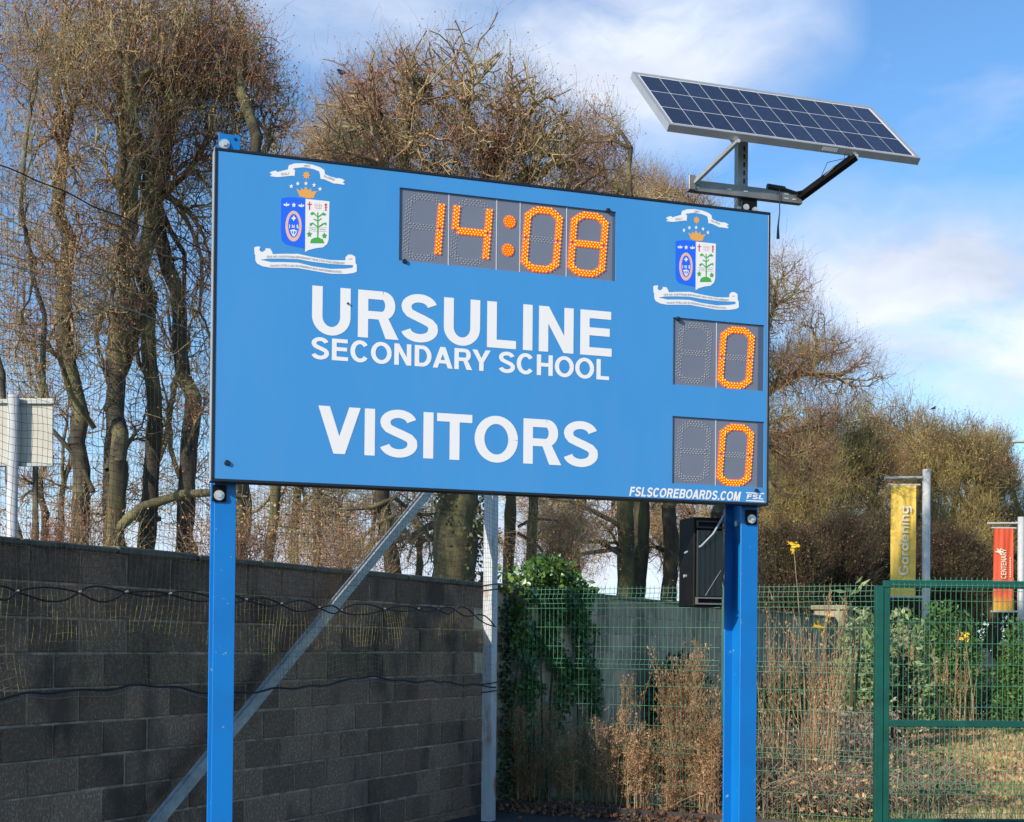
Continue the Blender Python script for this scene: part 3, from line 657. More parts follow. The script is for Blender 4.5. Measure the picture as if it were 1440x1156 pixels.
    sc = [[(84,662),(104,656),(126,658),(118,676),(126,690),(140,694),(160,680),(160,668),(190,670),(204,690),(210,708),(260,706),(380,706),(480,728),(600,748),(690,750),(700,748),(700,728),(718,711),(745,712),(766,726),(768,768),(748,782),(690,780),(600,774),(480,760),(380,742),(280,738),(180,738),(140,744),(128,744),(98,722),(86,708)],
          [(90,716),(100,724),(134,748),(200,762),(280,762),(380,766),(480,790),(600,808),(700,806),(748,800),(752,786),(740,778),(766,768),(776,780),(776,826),(752,836),(700,842),(600,840),(480,820),(380,802),(280,800),(200,800),(140,790),(104,772),(92,752)]]
    b = MB()
    for k, q in enumerate(sc): b.poly([(x+dx, z+dz) for x, z in C2(q)], -.0010-.0002*k)
    s_ = b.build('motto_scroll', m_white, root)
    sub('scroll_fold', m_peach, [[(718,738),(745,736),(742,744),(722,744)]], -.0018)
    p = Pen()
    def curved(txt, pts, cap):
        pts = [np.array(q) for q in C2(pts)]; Ls = np.cumsum([0]+[np.linalg.norm(pts[i+1]-pts[i]) for i in range(len(pts)-1)]); tot = sum(ADV[c] for c in txt); u = 0
        for ch in txt:
            d_ = (u/tot)*Ls[-1]; i = min(int(np.searchsorted(Ls, d_, 'right'))-1, len(pts)-2); q = pts[i]+(pts[i+1]-pts[i])*(d_-Ls[i])/(Ls[i+1]-Ls[i])
            p.start(q[0]+dx, q[1]+dz, cap, 0, Ls[-1]/(tot*cap)); glyph(p, ch, .17, .15); u += ADV[ch]
    curved('QUI AD JUSTITIAM ERUDIUNT MULTOS FULGEBUNT', [(166,730),(280,730),(380,734),(480,750),(600,768),(694,776)], .0095)
    curved('QUASI STELLAE IN PERPETUAS AETERNITATES', [(190,792),(280,790),(380,794),(480,812),(600,830),(672,834)], .0095)
    curved('SOLI', [(262,174),(318,168)], .010); curved('DEO', [(418,118),(458,120)], .010); curved('GLORIA', [(552,188),(626,216)], .010)
    for i, v in enumerate(p.mb.v): p.mb.v[i] = (v[0], v[1]-.0012, v[2])
    p.mb.build('motto_lettering', m_gtext, root, kind='stuff')
    return root
build_crest(cx0, cz0, 'school coat of arms at the top left of the board')
rx_, rz_ = B(979.4, 309.6); build_crest(rx_, rz_, 'school coat of arms at the top right of the board')
# fixing screws
for (px, py, r_) in ((569, 367.5, .013), (855, 296, .013), (953.5, 448.5, .013), (1063.5, 690, .012), (319.5, 651, .015), (489, 427, .006)):
    x, z = B(px, py); MB().disc((x, .0, z), r_, .012, 14, r_*.7).build('fixing_screw', m_black, board)
# posts (I-beams behind the board)
def ibeam(x0, x1, y0, D, z0, z1, mt, name='post'):
    xm_ = (x0+x1)/2; b = MB(); b.box(x0, x1, y0, y0+.011, z0, z1, .002); b.box(xm_-.004, xm_+.004, y0+.0112, y0+D-.0112, z0, z1); b.box(x0, x1, y0+D-.011, y0+D, z0, z1, .002)
    return b.build(name, mt, board)
PY = BD+.012
xl0 = B(300.5, 800, PY)[0]; xl1 = B(331, 800, PY)[0]
ibeam(xl0, xl1, PY, .2, 0, B(320, 188.5, PY)[1], m_post)
xr0 = B(1039, 800, PY)[0]; xr1 = B(1065.5, 800, PY)[0]; xr0 = xr1-(xl1-xl0)
ibeam(xr0, xr1, PY, .2, 0, BZ1-.1, m_post)
def clamp(px, py, y=PY, left=True, pw=.034, ph=.05):
    x, z = B(px, py, y); b = MB(); b.box(x-pw, x+pw, y-.012, y-.0015, z-ph*.6, z+ph, .002); c = b.build('clamp', m_blackm, board)
    MB().disc((x, y-.0122, z), .026, .006, 20, .024).build('washer', m_washer, c); MB().disc((x, y-.0184, z), .012, .010, 6).build('bolt_head', m_washer, c)
clamp(308, 697); clamp(1055.5, 730)
x, z = B(316, 203, PY); 
wv_ = MB().disc((x, PY-.001, z), .026, .006, 20, .024).build('washer', m_washer, board); MB().disc((x, PY-.0075, z), .012, .010, 6).build('bolt_head', m_washer, wv_)
MB().disc((B(331, 196, PY)[0], PY-.001, B(331, 196, PY)[1]), .007, .003, 10).build('bolt_hole_plug', m_black, board)
xw = (xr0+xr1)/2
for k, (yy, zz) in enumerate(((PY+.06, -.02), (PY+.13, -.022))):
    zc = B(1020, 735, PY+.1)[1]
    b = MB(); b.tube([(xw-.004, yy, zc), (xw-.018, yy, zc)], .017, 14); b.build('side_bolt', m_washer, board)
# ------------------------------------------------------------------ control cabinet on the right post
cab = thing('control_box', 'black steel control cabinet bolted to the side of the right blue post', 'control box', BF.w(xw-.15, PY+.12, 0), BR)
cy0 = -.06; cy1 = .13; gx = lambda px, py: BF.hit(px, py, PY+.12+cy0)
x0_, zt_ = gx(976, 727); _, zb_ = gx(976, 853); ox = xw-.15; x0_ -= ox; x1_ = gx(1016, 800)[0]-ox
MB().box(x0_, x1_, cy0, cy1, zb_, zt_, .004).build('cabinet', m_blackm, cab)
MB().box(x0_+.012, x1_-.005, cy0-.016, cy0-.0005, zb_+.055, zt_-.07, .003).build('door', mat('smoked_door', (.008, .008, .009), .15), cab)
for k in range(4): xx = x0_+.03+.03*k; MB().box(xx, xx+.003, cy0-.019, cy0-.0165, zb_+.06, zt_-.075).build('door_rib', m_black, cab)
def rail(z0, h, mt):
    b = MB(); b.box(x0_+.01, x1_, cy0-.022, cy0-.0005, z0, z0+.008).box(x0_+.01, x1_, cy0-.022, cy0-.0005, z0+h-.008, z0+h).box(x0_+.01, x0_+.018, cy0-.022, cy0-.0005, z0+.0085, z0+h-.0085); return b.build('bracket_rail', mt, cab)
rail(zb_+.012, .04, m_steel); rail(zt_-.06, .04, m_black)
MB().tube([(x0_-.001, .03, zb_+.17), (x0_-.016, .03, zb_+.17)], .009, 10).build('latch', m_washer, cab)
MB().tube([(x0_-.003, .05, zt_-.19), (x0_+.03, cy0-.03, zt_-.16), (x0_+.10, cy0-.035, zt_-.09), (x1_-.005, cy0-.03, zt_+.02), (x1_, cy0-.02, zt_+.045)], .006, 6).build('cable', m_gtext, cab)
MB().tube([(x1_-.02, cy0-.02, zb_+.2), (x0_+.06, cy0-.022, zb_+.06)], .0012, 5).build('thin_wire', m_gtext, cab)

# ------------------------------------------------------------------ solar panel
PYc = PY+.045
sol = thing('solar_panel', 'tilted solar panel in a silver frame on a bracket above the right post', 'solar panel', BF.w(xw, PYc, BZ1), BR)
lx = lambda px, py, y: (BF.hit(px, py, y)[0]-xw, y-PYc, BF.hit(px, py, y)[1]-BZ1)
yb = PYc-.27; yt_ = yb+.50
bl = np.array(lx(942, 177, yb)); brr = np.array(lx(1298, 221, yb)); tl_ = np.array(lx(888, 101, yt_)); tr_ = np.array(lx(1222, 149, yt_))
zb0 = (bl[2]+brr[2])/2; zt0 = (tl_[2]+tr_[2])/2; X0 = (bl[0]+tl_[0])/2; X1 = (brr[0]+tr_[0])/2
print('solar', bl, brr, tl_, tr_)
O_ = np.array([X0, bl[1], zb0]); Uv = np.array([1., 0, 0]); Vv = np.array([0, .5, zt0-zb0]); SL = np.linalg.norm(Vv); Vv /= SL; Nv = np.cross(Uv, Vv); Lw = X1-X0
def slab(mb, a0, a1, b0, b1, c0, c1):
    vs = [O_+Uv*a+Vv*b+Nv*c for (a, b, c) in ((a0,b0,c0),(a1,b0,c0),(a1,b1,c0),(a0,b1,c0),(a0,b0,c1),(a1,b0,c1),(a1,b1,c1),(a0,b1,c1))]
    return mb.add(vs, [(0,3,2,1),(4,5,6,7),(0,1,5,4),(1,2,6,5),(2,3,7,6),(3,0,4,7)])
fr = .022
fm = slab(slab(slab(slab(MB(), 0, Lw, 0, fr, -.04, 0), 0, Lw, SL-fr, SL, -.04, 0), 0, fr, fr+.0003, SL-fr-.0003, -.04, -.0003), Lw-fr, Lw, fr+.0003, SL-fr-.0003, -.04, -.0003)
frame = fm.build('frame', m_alu, sol)
slab(MB(), fr+.0003, Lw-fr-.0003, fr+.0003, SL-fr-.0003, -.010, -.004).build('backsheet', m_back, sol)
cw = (Lw-2*fr-.02)/12; chh = (SL-2*fr-.02)/3
for i in range(12):
    for j in range(3):
        slab(MB(), fr+.01+i*cw+.0022, fr+.01+(i+1)*cw-.0022, fr+.01+j*chh+.0045, fr+.01+(j+1)*chh-.0045, -.0035, -.0025).build('solar_cell', m_cell, sol)
lb_ = slab(MB(), Lw*.60, Lw*.66, -.0012, -.0002, -.028, -.010).build('label_plate', m_white, frame)
# bracket
Yb = PY-.012
chan = MB(); xc_ = lx(1042, 240, PYc)[0]; zt2 = zb0+.18
cw_ = .026
chan.box(xc_-cw_, xc_+cw_, -.024, -.020, -.16, zt2).box(xc_-cw_-.0042, xc_-cw_-.0002, -.024, .02, -.16, zt2).box(xc_+cw_+.0002, xc_+cw_+.0042, -.024, .02, -.16, zt2)
ch_ = chan.build('upright_channel', m_chan, sol)
for k in range(9): MB().box(xc_+.002, xc_+.012, -.0262, -.0242, .05+k*.045, .05+k*.045+.026).build('slot', m_black, ch_)
yB = PY-.02
p0 = np.array(lx(968.5, 262, yB)); p1 = np.array(lx(1128, 277, yB)); zc = (p0[2]+p1[2])/2; hh = .030
bar = MB().box(p0[0], p1[0], p0[1]-.004, p0[1], zc-hh, zc+hh, .001).box(p0[0], p1[0], p0[1]+.0003, p0[1]+.035, zc-hh-.0002, zc-hh+.004)
ba = bar.build('cross_bar', m_steel, sol)
for xx in (p0[0]+.05, p0[0]+.05, p0[0]+.24, p0[0]+.34, p1[0]-.05, p1[0]-.10):
    for zz in ((-.012, .012) if xx > p1[0]-.2 or xx < p0[0]+.1 else (0,)): MB().box(xx-.012, xx+.012, p0[1]-.0062, p0[1]-.0042, zc+zz-.004, zc+zz+.004).build('slot', m_washer, ba)
MB().box(xc_-.02, xc_+.075, yB-PYc+.014, yB-PYc+.024, -.004, .10, .002).build('base_plate', m_blackm, sol)
for (dx_, zz) in ((.0, .045), (.055, .035)): MB().disc((xc_+dx_+.006, yB-PYc+.0138, zz), .017, .006, 18).build('bolt', m_washer, sol)
q1 = np.array(lx(1037, 199, yb+.02)); q2 = np.array(lx(1203, 220, yb+.02))
s1 = np.array([p0[0]+.03, p0[1]-.01, zc+.01]); s2 = np.array([p1[0]-.02, p0[1]-.01, zc-.0])
MB().bar(s1, q1, .026, .016, (1, 0, 0)).build('strut', m_chan, sol)
MB().bar(s2, q2, .045, .030, (1, 0, 0)).build('strut', m_blackm, sol)
for q in (q1, q2):
    b = MB(); b.add([(q[0]-.09, q[1]+.012, q[2]+.055), (q[0]+.03, q[1]+.012, q[2]+.05), (q[0]+.012, q[1]+.012, q[2]-.015), (q[0]-.012, q[1]+.012, q[2]-.015), (q[0]-.09, q[1]+.018, q[2]+.055), (q[0]+.03, q[1]+.018, q[2]+.05), (q[0]+.012, q[1]+.018, q[2]-.015), (q[0]-.012, q[1]+.018, q[2]-.015)], [(0,1,2,3),(7,6,5,4),(0,4,5,1),(1,5,6,2),(2,6,7,3),(3,7,4,0)]); gs = b.build('gusset', m_steel, sol)
    MB().disc((q[0], q[1]-.004, q[2]), .011, .010, 8).build('bolt', m_washer, gs)
b = MB(); b.box(p0[0]-.004, p0[0]+.035, p0[1]-.014, p0[1]-.0045, zc-.028, zc+.05, .002); b.build('end_plate', m_steel, sol)
xt = lx(1090, 268, yB)
MB().tube([(xt[0]-.05, xt[1]-.004, zc+.042), (xt[0]+.055, xt[1]-.004, zc+.038)], .016, 10).build('cable_gland', m_black, sol)
MB().tube([(xt[0]+.055, xt[1]-.01, zc+.036), (xt[0]+.12, xt[1]-.02, zc+.02), s2+np.array([.06, -.02, .045]), s2+(q2-s2)*.6+np.array([0, -.02, .03])], .008, 6).build('cable', m_black, sol)
MB().tube([s2+(q2-s2)*.35+np.array([0, -.02, .03]), s2+(q2-s2)*.55+np.array([-.03, -.02, .06]), q2+np.array([-.07, 0, -.02]), q2+np.array([-.05, .0, .08])], .002, 5).build('thin_cable', m_black, sol)
MB().tube([s2+(q2-s2)*.6+np.array([0, -.02, .03]), q2+np.array([-.05, 0, -.02]), q2+np.array([-.03, .0, .08])], .002, 5).build('thin_cable', m_black, sol)
MB().tube([(xt[0]+.02, xt[1]-.012, zc+.03), (xt[0]+.018, xt[1]-.02, zc-.1), (xt[0]+.008, xt[1]-.022, -.05), (xt[0]+.008, xt[1]-.022, -.12)], [.003, .003, .005, .009], 6).build('drop_cable', m_black, sol)

# ------------------------------------------------------------------ green mesh fence and gate
def strip_mesh(parent, x0, x1, H, folds, pitch=.05, r=.0023, zb=.06, m=m_wire, hp=.2, spike=.025):
    def yk(z):
        for f in folds:
            if abs(z-f) <= .05: return -.032*(1-abs(z-f)/.05)
        return 0
    zs = sorted({zb, H+spike, *[f+d for f in folds for d in (-.05, 0, .05)]}); zs = [z for z in zs if zb <= z <= H+spike]
    n = int((x1-x0)/pitch); P = [[(x0+pitch*(i+.5), yk(z), z) for z in zs] for i in range(n)]
    A = tubes(np.array(P), np.full((n, len(zs)), r), 4)
    hz_ = set(); z = zb
    hs = [f+d for f in folds for d in (-.05, 0, .05)]
    z = H
    while z > zb:
        if all(abs(z-f) > .09 for f in folds): hs.append(z)
        z -= hp
    P = [[(x0, yk(z)-r, z), ((x0+x1)/2, yk(z)-r, z), (x1, yk(z)-r, z)] for z in hs]
    Bq = tubes(np.array(P), np.full((len(P), 3), r*1.15), 4)
    V, F = merge([A, Bq]); return link('wire_mesh', npmesh('wire_mesh', V, F), m, parent, kind='stuff')
FA = at(706, 905, 15.0)[:2]; FB = at(1237, 905, 13.05)[:2]
fl = math.hypot(*(FB-FA)); fz = math.atan2(FB[1]-FA[1], FB[0]-FA[0])
fence = thing('mesh_fence', 'green welded mesh fence between the net pole and the gate', 'fence', (FA[0], FA[1], 0), fz)
HF = 2.33
half = fl*.62
for (a_, b_) in ((0, half-.04), (half+.04, fl-.05)): strip_mesh(fence, a_, b_, HF, (HF-.10, HF-.78-.0, HF-1.62))
for xx in (.0, half): MB().box(xx-.03, xx+.03, .01, .07, 0, HF+.01, .004).build('post', m_greenp, fence)
gate = thing('mesh_gate', 'green framed mesh gate at the right edge with a middle rail', 'gate', (FB[0], FB[1], 0), math.radians(2))
GW = 2.3; GH = 2.33
MB().box(-.045, .03, -.03, .045, 0, GH+.0, .004).build('gate_post', m_greenp, gate)
MB().box(.034, .092, -.02, .03, .08, GH-.02, .004).build('stile', m_greenp, gate)
MB().box(GW, GW+.06, -.02, .03, .08, GH-.02, .004).build('stile', m_greenp, gate)
MB().box(.034, GW+.06, -.021, .031, GH-.018, GH+.05, .004).build('rail', m_greenp, gate)
MB().box(.093, GW-.001, -.02, .03, 1.005, 1.065, .004).build('rail', m_greenp, gate)
MB().box(.093, GW-.001, -.02, .03, .08, .14, .004).build('rail', m_greenp, gate)
strip_mesh(gate, .10, GW, GH+.06, (GH+.005, .42), pitch=.05, r=.0026)
MB().box(.10, .13, -.035, -.022, .9, 1.0, .003).build('latch', m_blackm, gate)

# timber edging
ed = thing('timber_edging', 'dark timber edging board along the weed bed at the foot of the fence', 'edging', (Ka[0], Ka[1], 0), math.atan2(kd[1], kd[0]))
for i in range(3):
    x0e = i*1.8; MB().box(x0e, x0e+1.79, -.02, .03, -.02, .10+.008*(i % 2), .006).build('board', m_kerb, ed)

# ------------------------------------------------------------------ trees
def skeleton(Tg, base, d0, rng, wig=.12, fr_=(.26, .44)):
    segs = []; stack = [(np.array(base, float), np.array(d0, float), np.arange(len(Tg)))]
    while stack:
        p, d, idx = stack.pop(); n = len(idx)
        if n == 1:
            q = Tg[idx[0]]; L_ = np.linalg.norm(q-p); mdl = (p+q)/2+rng.normal(size=3)*L_*wig*.35+d*L_*.10; segs.append((p, mdl, q, 1, 1)); continue
        pts = Tg[idx]; c = pts.mean(0); v = c-p; L_ = np.linalg.norm(v)+1e-9; v /= L_
        rad = math.sqrt(((pts-c)**2).sum(1).mean()); go = min(max(L_-1.0*rad*rng.uniform(.8, 1.2), .16*L_), .72*L_)
        dn = v+.35*d+rng.normal(size=3)*.16; dn /= np.linalg.norm(dn)
        q = p+dn*go; k_ = max(1, int(round(go/.8))); prev = p; lat = rng.normal(size=3)*go*.05
        for t_ in range(1, k_+1):
            nx = p+(q-p)*t_/k_+(rng.normal(size=3)*go/k_*wig*(.5 if n < 60 else .5)+lat*math.sin(math.pi*t_/k_) if t_ < k_ else 0)
            mdl = (prev+nx)/2+rng.normal(size=3)*np.linalg.norm(nx-prev)*wig*.5
            segs.append([prev, mdl, nx, n, n]); prev = nx
        a = pts[rng.integers(n)]; b = pts[np.argmax(((pts-a)**2).sum(1))]; pr = pts@(b-a); k = int(n*rng.uniform(.28, .72)); k = min(max(k, 1), n-1); segs[-1][4] = max(k, n-k)
        od = np.argpartition(pr, k-1 if k > 0 else 0) if n > 2 else np.argsort(pr)
        dq = q-mdl; dq /= np.linalg.norm(dq)+1e-9
        stack.append((q, dq, idx[od[:k]])); stack.append((q, dq, idx[od[k:]]))
    return segs
TREES = 0
def tree(bx, Y, wpx, crown, n, seed, label, mats, stems=1, trunk_top=None, name='bare_tree', tuft=4, tlen=.34, bud=2.2, lean=0, group=None, rmin=.0037, shell=.36, flat=.0, budsize=.032, cat='tree', low=None, twr=.0027):
    rng = np.random.default_rng(seed); sc = Y/FPX; mb_, ml_, mt_, mbd = mats
    base = at(bx, 905, Y); base[2] = 0
    r0 = wpx*sc/2; root = thing(name, label, cat, base, 0, group)
    T_ = []
    for (cx, cy, rx, ry, frac) in crown:
        c = at(cx, cy, Y)-base; R_ = np.array([rx*sc, rx*sc*.65, ry*sc]); k = int(n*frac)
        lob = nrm(rng.normal(size=(9, 3))); amp = rng.uniform(-.26, .20, 9)
        dv_ = nrm(rng.normal(size=(k*2, 3))); dv_[:, 2] = np.where(rng.random(k*2) < .30, np.abs(dv_[:, 2]), dv_[:, 2])
        f = rng.random(k*2)**shell*(.93+np.abs(rng.normal(size=k*2))*.10); f = f*(1+(np.exp(-((1-dv_@lob.T)*5))*amp).sum(1))
        Q = c+dv_*R_*f[:, None]; Q = Q[Q[:, 2] > .5][:k]; T_.append(Q)
    T_ = np.concatenate(T_)
    tt = trunk_top if trunk_top is not None else .35
    cc = T_.mean(0); segs = []
    th = at(bx, tt, Y)[2] if tt > 5 else cc[2]*tt
    trunkm = MB()
    order = np.argsort(T_[:, 0]+rng.normal(size=len(T_))*.3*T_[:, 0].std())
    parts = np.array_split(order, stems)
    jt = min(r0, .10)
    for si, ids in enumerate(parts):
        off = np.array([(si-(stems-1)/2)*r0*1.25, rng.uniform(-.3, .3)*r0, 0]) if stems > 1 else np.zeros(3)
        rs = r0/(stems**.45)
        h_ = th*(1 if stems == 1 else rng.uniform(.7, 1.0)); top = off*1.7+np.array([lean*sc, 0, h_])+np.array([(T_[ids][:, 0].mean())*.12, 0, 0])
        pts = [off, off*1.1+(top-off)*.25+rng.normal(size=3)*jt*.5*[1, 1, 0], off*1.3+(top-off)*.5+rng.normal(size=3)*jt*.9*[1, 1, 0], off*1.5+(top-off)*.75+rng.normal(size=3)*jt*.8*[1, 1, 0], top]
        PP = np.array(pts); tt_ = np.linspace(0, 1, 22); px_ = np.stack([np.interp(tt_, np.linspace(0, 1, 5), PP[:, a]) for a in range(3)], 1)
        sm = px_.copy()
        for _ in range(3): sm[1:-1] = (sm[:-2]+2*sm[1:-1]+sm[2:])/4
        sm[1:-1, :2] += rng.normal(size=(20, 2))*rs*.07
        b0_ = len(trunkm.v); trunkm.tube(list(sm), list(np.interp(tt_, [0, .08, .3, 1], [rs*1.6, rs*1.2, rs*1.0, rs*.9])*(1+rng.normal(size=22)*.045)), 14, False)
        for vi in range(b0_, len(trunkm.v)):
            a_i = (vi-b0_) % 14; ax = sm[(vi-b0_)//14]; v_ = np.array(trunkm.v[vi]); trunkm.v[vi] = tuple(ax+(v_-ax)*(1+.10*math.sin(a_i*2.7+si)+.05*math.sin(a_i*5+(vi-b0_)//14*.8)))
        d_ = nrm((pts[-1]-pts[-2])[None])[0]
        sg = skeleton(T_[ids], top, d_, rng)
        N_ = len(ids)
        for (p, m_, q, a_, b__) in sg: segs.append((p, m_, q, max(rmin, rs*.88*(a_/N_)**.40), max(rmin*.6, rs*.88*(b__/N_)**.40)))
        if low:   # low side branches
            for (fx, fz_, tx, tz, nn_) in low if si == 0 else []:
                st = np.array([(stems > 1)*r0*.7*np.sign(tx-bx)*(1 if stems > 2 else .8), 0, at(bx, fz_, Y)[2]]); tg = at(tx, tz, Y+rng.uniform(-1.5, 1.5))-base
                Lt = tg+rng.normal(size=(nn_, 3))*np.array([.9, .9, .7])*np.linalg.norm(tg-st)*.22
                for (p, m_, q, a_, b__) in skeleton(Lt, st, nrm((tg-st)[None])[0], rng, .16): segs.append((p, m_, q, max(rmin, rs*.30*(a_/nn_)**.45), max(rmin*.6, rs*.30*(b__/nn_)**.45)))
                T_ = np.concatenate([T_, Lt])
    trunkm.build('trunk', mb_, root, smooth=True)
    Pa = np.array([[s[0], s[1], s[2]] for s in segs]); Ra = np.array([[s[3], (s[3]+s[4])/2, s[4]] for s in segs])
    ex = nrm(Pa[:, 2]-Pa[:, 1])*Ra[:, 2:3]*.45; Pa[:, 2] += ex; Pa[:, 0] -= nrm(Pa[:, 1]-Pa[:, 0])*Ra[:, 0:1]*.45
    big = Ra[:, 0] > max(r0*.16, rmin*2.2)
    if big.any():
        V, F = tubes(Pa[big], Ra[big], 7); link('limbs', npmesh('limbs', V, F, True), ml_, root)
    V, F = tubes(Pa[~big], Ra[~big], 3)
    # tufts at the ends and along the fine branches
    end = T_; k = len(end)*tuft; st = np.repeat(end, tuft, 0)+rng.normal(size=(k, 3))*.10
    outd = nrm(st-(cc*np.array([1, 1, .6]))); dd_ = nrm(outd*1.0+rng.normal(size=(k, 3))*.60+np.array([0, 0, .22])); ln_ = tlen*rng.uniform(.4, 1.3, (k, 1))
    m2 = st+dd_*ln_*.5+rng.normal(size=(k, 3))*.025*ln_; e2 = m2+nrm(dd_+rng.normal(size=(k, 3))*.22)*ln_*.5
    V3, F3 = tubes(np.stack([st, m2, e2], 1), np.tile([twr, twr*.8, twr*.3], (k, 1)), 3)
    V, F = merge([(V, F), (V3, F3)]); link('twigs', npmesh('twigs', V, F), mt_, root, kind='stuff')
    if bud:
        kb = int(len(e2)*bud/3); pk_ = rng.integers(len(e2), size=kb); C_ = e2[pk_]+rng.normal(size=(kb, 3))*.015
        V, F = leaves(C_, budsize, rng, .7); link('buds', npmesh('buds', V, F), mbd, root, kind='stuff')
    return root
MT = (m_bark, m_limb, m_twig, m_bud); MTi = (m_barkivy, m_limb, m_twig, m_bud); MD = (m_bark, m_limb, m_twigd, m_budd); MRd = (m_bark, m_limb, m_twigd, m_budr)
G1 = 'bare trees behind the block wall'
tree(42, 18, 13, [(15, 130, 85, 190, .6), (25, 420, 80, 190, .35)], 800, 11, 'slim bare tree at the left edge behind the cream sign back', (m_bark, m_limb, m_twig, m_bud), 2, 640, group=G1, bud=3.5)
t2 = tree(138, 20, 38, [(140, 130, 135, 180, .68), (110, 400, 120, 180, .26)], 2500, 12, 'bare tree with a forked dark trunk between the sign back and the scoreboard', MT, 2, 570, group=G1, bud=4.5, low=[(0, 690, 60, 560, 90), (0, 660, 215, 600, 80), (0, 600, 40, 480, 90)])
a_ = [at(*q, 20)-np.array(t2.location) for q in ((140, 800), (165, 742), (200, 713), (255, 695), (310, 692), (345, 700))]
MB().tube(a_, [.10, .085, .075, .065, .055, .04], 9).build('arching_limb', m_limb, t2, smooth=True)
tree(238, 21, 46, [(300, 150, 122, 165, .55), (225, 90, 140, 150, .22), (260, 400, 140, 190, .18)], 3600, 13, 'large bare tree of clustered stems close to the left edge of the scoreboard', MT, 4, 500, group=G1, bud=4.5, low=[(0, 730, 120, 720, 70), (0, 690, 300, 560, 90), (0, 560, 150, 430, 90)])
tree(377, 25, 15, [(425, 340, 75, 120, 1)], 600, 14, 'thin mossy bare tree just right of the left blue post', MTi, 1, 600, group=G1, low=[(0, 720, 450, 760, 80), (0, 700, 320, 740, 60)])
tree(553, 26, 22, [(490, 240, 80, 155, .75), (560, 180, 90, 110, .25)], 1800, 15, 'bare tree with a leaning trunk left of the thick ivy clad trunk', MT, 1, 600, group=G1, low=[(0, 700, 450, 730, 150), (0, 725, 500, 770, 90), (0, 700, 620, 740, 60)], lean=-15)
t6 = tree(646, 24, 60, [(610, 250, 180, 182, .75), (740, 240, 120, 125, .25)], 3700, 16, 'big spreading bare tree with a thick ivy covered trunk left of the net pole', MTi, 1, 580, group=G1, bud=2.5, low=[(0, 710, 590, 755, 80), (0, 720, 690, 760, 60)])
r6 = 30*24/FPX; n6 = 5200; rg6 = np.random.default_rng(606); a6 = rg6.uniform(0, 6.283, n6); z6 = rg6.uniform(.2, 7.5, n6); k6 = np.sin(a6*3+z6*2)+np.sin(z6*5-a6*2)+rg6.normal(size=n6)*.5 > -.3
q6 = np.stack([np.cos(a6)*r6*1.08, np.sin(a6)*r6*1.08, z6], 1)+rg6.normal(size=(n6, 3))*.035; V6, F6 = leaves(q6[k6], .085, rg6, .75, up=-.4)
link('trunk_ivy', npmesh('trunk_ivy', V6, F6), mat('dull_ivy', (.05, .075, .02), .6, c2=(.14, .11, .04), scale=3, island=.5, trans=.1), t6, kind='stuff')
tree(722, 27, 22, [(835, 260, 58, 115, .5), (790, 350, 110, 130, .5)], 1700, 17, 'dark trunked bare tree just right of the net pole', MT, 2, 600, group=G1, low=[(0, 740, 800, 740, 160), (0, 750, 780, 790, 60)])
tree(872, 33, 24, [(900, 340, 80, 90, .6), (860, 430, 110, 100, .4)], 1100, 18, 'bare tree with a dark straight trunk left of the two beside the control box', MT, 1, 600, group=G1, low=[(0, 780, 800, 740, 200), (0, 770, 790, 790, 90), (0, 740, 760, 700, 120)], tlen=.5)
tree(915, 34, 30, [(955, 330, 65, 85, .6), (960, 430, 80, 90, .4)], 1100, 19, 'bare tree with a thick flared trunk left of the control box', MT, 2, 640, group=G1, low=[(0, 790, 850, 750, 120), (0, 770, 950, 780, 120)], tlen=.5)
tree(975, 36, 26, [(1085, 460, 85, 115, .33), (1140, 535, 105, 85, .37), (1095, 640, 80, 90, .3)], 3000, 20, 'bare tree whose open crown spreads past the right edge of the scoreboard', MT, 1, 720, group=G1, tlen=.5, lean=20, low=[(0, 770, 1020, 740, 90), (0, 760, 930, 740, 90)])
GB = 'paler bare trees farther back behind the wall'
FBK = dict(group=GB, tuft=4, tlen=.55, bud=1.2, shell=.45, rmin=.008, twr=.0055, budsize=.05)
tree(75, 38, 16, [(80, 500, 95, 200, .6), (60, 690, 90, 80, .4)], 420, 61, 'pale bare tree far back between the sign back and the forked trunk', MT, 2, 700, **FBK)
tree(185, 40, 18, [(185, 520, 85, 210, .6), (190, 700, 80, 70, .4)], 450, 62, 'pale bare tree far back between the forked trunk and the clustered stems', MT, 2, 700, **FBK)
tree(285, 41, 16, [(300, 560, 80, 190, .6), (290, 710, 70, 70, .4)], 420, 63, 'pale bare tree far back just left of the left blue post', MT, 2, 700, **FBK)
tree(430, 40, 18, [(425, 260, 75, 105, .45), (430, 720, 90, 80, .55)], 900, 64, 'pale bare tree far back between the left post and the slanting brace', MT, 2, 690, **FBK)
tree(500, 44, 14, [(510, 730, 90, 75, 1)], 420, 65, 'low pale bare tree far back behind the slanting brace', MT, 2, 760, **FBK)
tree(600, 44, 14, [(600, 730, 80, 75, 1)], 420, 66, 'low pale bare tree far back left of the thick ivy clad trunk', MT, 2, 760, **FBK)
tree(785, 44, 20, [(800, 730, 110, 85, .6), (900, 290, 65, 70, .4)], 1300, 67, 'pale bare tree far back right of the net pole', MT, 2, 740, **FBK)
tree(960, 46, 20, [(950, 745, 80, 80, 1)], 700, 68, 'pale bare tree far back behind the control box', MT, 2, 760, **FBK)
G2 = 'dense bare thicket trees behind the banners'
TK = dict(group=G2, tuft=6, tlen=.7, bud=3, shell=.5, budsize=.06, rmin=.009, twr=.0062)
tree(1105, 50, 26, [(1115, 700, 70, 100, .6), (1110, 790, 70, 60, .4)], 2400, 31, 'dense dark thicket tree right behind the right post', MD, 3, 840, **TK)
